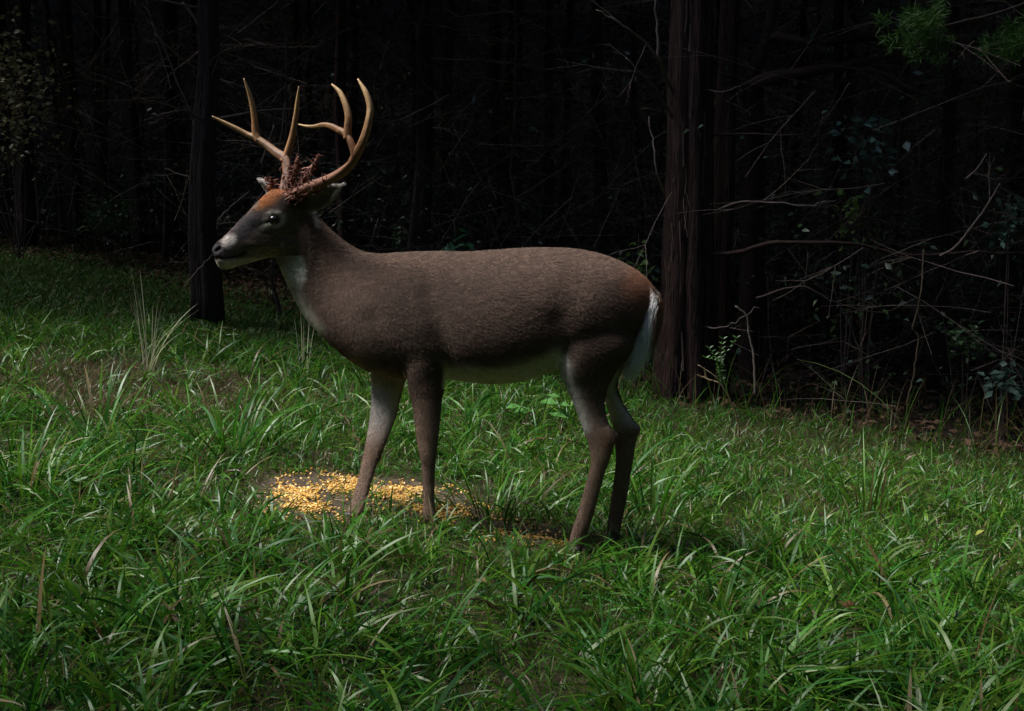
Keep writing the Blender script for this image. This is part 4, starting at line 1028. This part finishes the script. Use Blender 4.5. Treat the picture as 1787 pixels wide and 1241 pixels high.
def strands(name, K, colr, parent, rad):
    n, k = K.shape[:2]; hc = bpy.data.hair_curves.new(name); hc.add_curves([k] * n)
    off = np.array(parent.location); pts = (K - off).reshape(-1, 3).astype(np.float32)
    hc.attributes['position'].data.foreach_set('vector', pts.ravel()) if 'position' in hc.attributes else hc.position_data.foreach_set('vector', pts.ravel())
    ra = hc.attributes.get('radius') or hc.attributes.new('radius', 'FLOAT', 'POINT')
    rr = np.tile(np.linspace(1, .25, k), n) * rad; ra.data.foreach_set('value', rr.astype(np.float32))
    ca = hc.attributes.new('tint', 'FLOAT_COLOR', 'CURVE'); c = np.ones((n, 4), np.float32); c[:, :3] = np.clip(colr, 0, .8); ca.data.foreach_set('color', c.ravel())
    hc.materials.append(M['fur']); o = bpy.data.objects.new(name, hc); COL.objects.link(o); o.parent = parent
    o['kind'] = 'stuff'
    return o

def antlers(root):
    hd0 = hd(505)
    IV, MID, DK = np.array([.46, .30, .14]), np.array([.175, .078, .028]), np.array([.11, .048, .03])
    def beam(mb, pts, w, c0, c1):
        """pts (u, v, depth), widths (survey units) along the tine."""
        p = spline(np.array([D(a, b, hd0 + c) for a, b, c in pts]), 8 * len(pts)); n = len(p)
        r = np.interp(np.linspace(0, 1, n), np.linspace(0, 1, len(w)), w) / 2 / 495
        t = np.linspace(0, 1, n)[:, None]; t2 = t ** 1.8; col = c0 * (1 - t2) + c1 * t2
        groove = RNG.normal(0, .055, 18); fl = [1 + (.05 * np.sin(3 * np.linspace(0, 6.283, 18, endpoint=False) + i * .1) + groove + RNG.normal(0, .012, 18)) * min(1, (n - i) / (n * .4)) for i in range(n)]
        strk = np.exp(RNG.normal(0, .32, 18)); strk = strk[None] ** np.linspace(1, .4, n)[:, None]
        mb.tube(p, r, 18, col[:, None, :] * strk[..., None], True, fl); return p, r
    # near antler
    mb = MB()
    bp, br = beam(mb, [(500, 345, -.03), (520, 336, -.06), (545, 326, -.10), (580, 311, -.155), (604, 295, -.19), (619, 275, -.21), (613, 250, -.21), (602, 233, -.20), (592, 227, -.19)], [17, 20, 20, 19, 17, 17, 14, 12, 11], DK * 1.3, MID)
    beam(mb, [(598, 231, -.195), (580, 221, -.175), (566, 218, -.155), (547, 221, -.13), (533, 220, -.115), (521, 217, -.10)], [11, 10, 8.5, 7, 5, 2], MID, IV)
    beam(mb, [(606, 243, -.205), (607, 225, -.20), (608.5, 205, -.195), (604, 184, -.185), (593, 161, -.17), (579, 147, -.16)], [13, 12, 11.5, 10, 8, 2.5], MID, IV)
    beam(mb, [(613, 284, -.205), (624, 266, -.215), (635, 243, -.225), (643, 214, -.225), (646, 188, -.215), (639, 163, -.205), (624.5, 138, -.19)], [12, 14, 13, 11.5, 10.5, 8.5, 2.5], MID * .9, IV)
    bt, btr = beam(mb, [(527, 330, -.05), (533, 312, -.05), (543, 296, -.045), (555, 274, -.04)], [13, 11, 9, 4], DK, DK * 1.9)
    near = mb.done('antler', M['antler'], root)
    mb2 = MB()
    fp, fr_ = beam(mb2, [(494, 338, .03), (499, 318, .055), (502, 298, .08), (498, 278, .10), (484, 268, .115), (466, 254, .13), (444, 239, .14), (434, 236, .14), (415, 226, .13), (393, 215, .115), (370, 203, .095)], [18, 17, 17, 18, 16, 14, 13, 10, 9, 7, 2.5], DK * 1.4, IV * .9)
    beam(mb2, [(495, 284, .095), (502, 266, .105), (510, 238, .11), (516, 204, .105), (519, 178, .10), (521.5, 151, .09)], [16, 14, 11.5, 10, 8, 2], MID, IV * .75)
    beam(mb2, [(452, 246, .137), (446, 231, .14), (445, 214, .14), (441, 186, .135), (434, 160, .125), (425.5, 137, .115)], [14, 12, 10.5, 9, 7, 2.5], MID, IV * .8)
    bt2, btr2 = beam(mb2, [(508, 318, .05), (514, 304, .045), (518, 288, .04), (520.5, 273, .035)], [9, 8, 7, 3], DK, DK * 1.8)
    bt3, _ = beam(mb2, [(478, 334, .04), (474, 324, .05), (471, 314, .05)], [8, 7, 3], DK, DK * 2.4)
    beam(mb2, [(472, 334, .055), (466, 322, .06), (462.5, 310, .062)], [8, 7, 3], DK, DK * 2.6)
    far = mb2.done('antler', M['antler'], root)
    # drying velvet: shreds and knobs round the bases
    def velvet(par, lines, n, spread):
        mb = MB()
        for k in range(n):
            p = random.choice(lines); i = random.randint(0, len(p[0]) - 1); c = p[0][i]; r = p[1][i]
            d = rdir(1)[0]; st = c + d * r * .92; ln = random.choice((random.uniform(.003, .010), random.uniform(.008, .024)))
            d2 = rdir(1)[0]; d2[1] -= .3
            q = np.array([st, st + d * ln * .4 + d2 * ln * .3, st + d * ln * .35 + d2 * ln, st + d * ln * .1 + d2 * ln * 1.4]); q = spline(q, 6)
            cc = np.array([.10, .038, .028]) * random.uniform(.4, 1.6) if random.random() < .86 else np.array([.36, .20, .15])
            mb.tube(q, np.linspace(random.uniform(.0014, .0042), .0007, 6), 5, cc, True)
        o = mb.done('velvet', M['velvet'], par); o['kind'] = 'stuff'
    k = int(len(bp) * .46)
    velvet(near, [(bp[4:k], br[4:k]), (bt, btr), (bp[4:k // 2], br[4:k // 2])], 330, .01)
    k2 = int(len(fp) * .26)
    velvet(far, [(fp[2:k2], fr_[2:k2]), (bt2, btr2), (bt3, np.full(len(bt3), .008))], 210, .01)
buck()
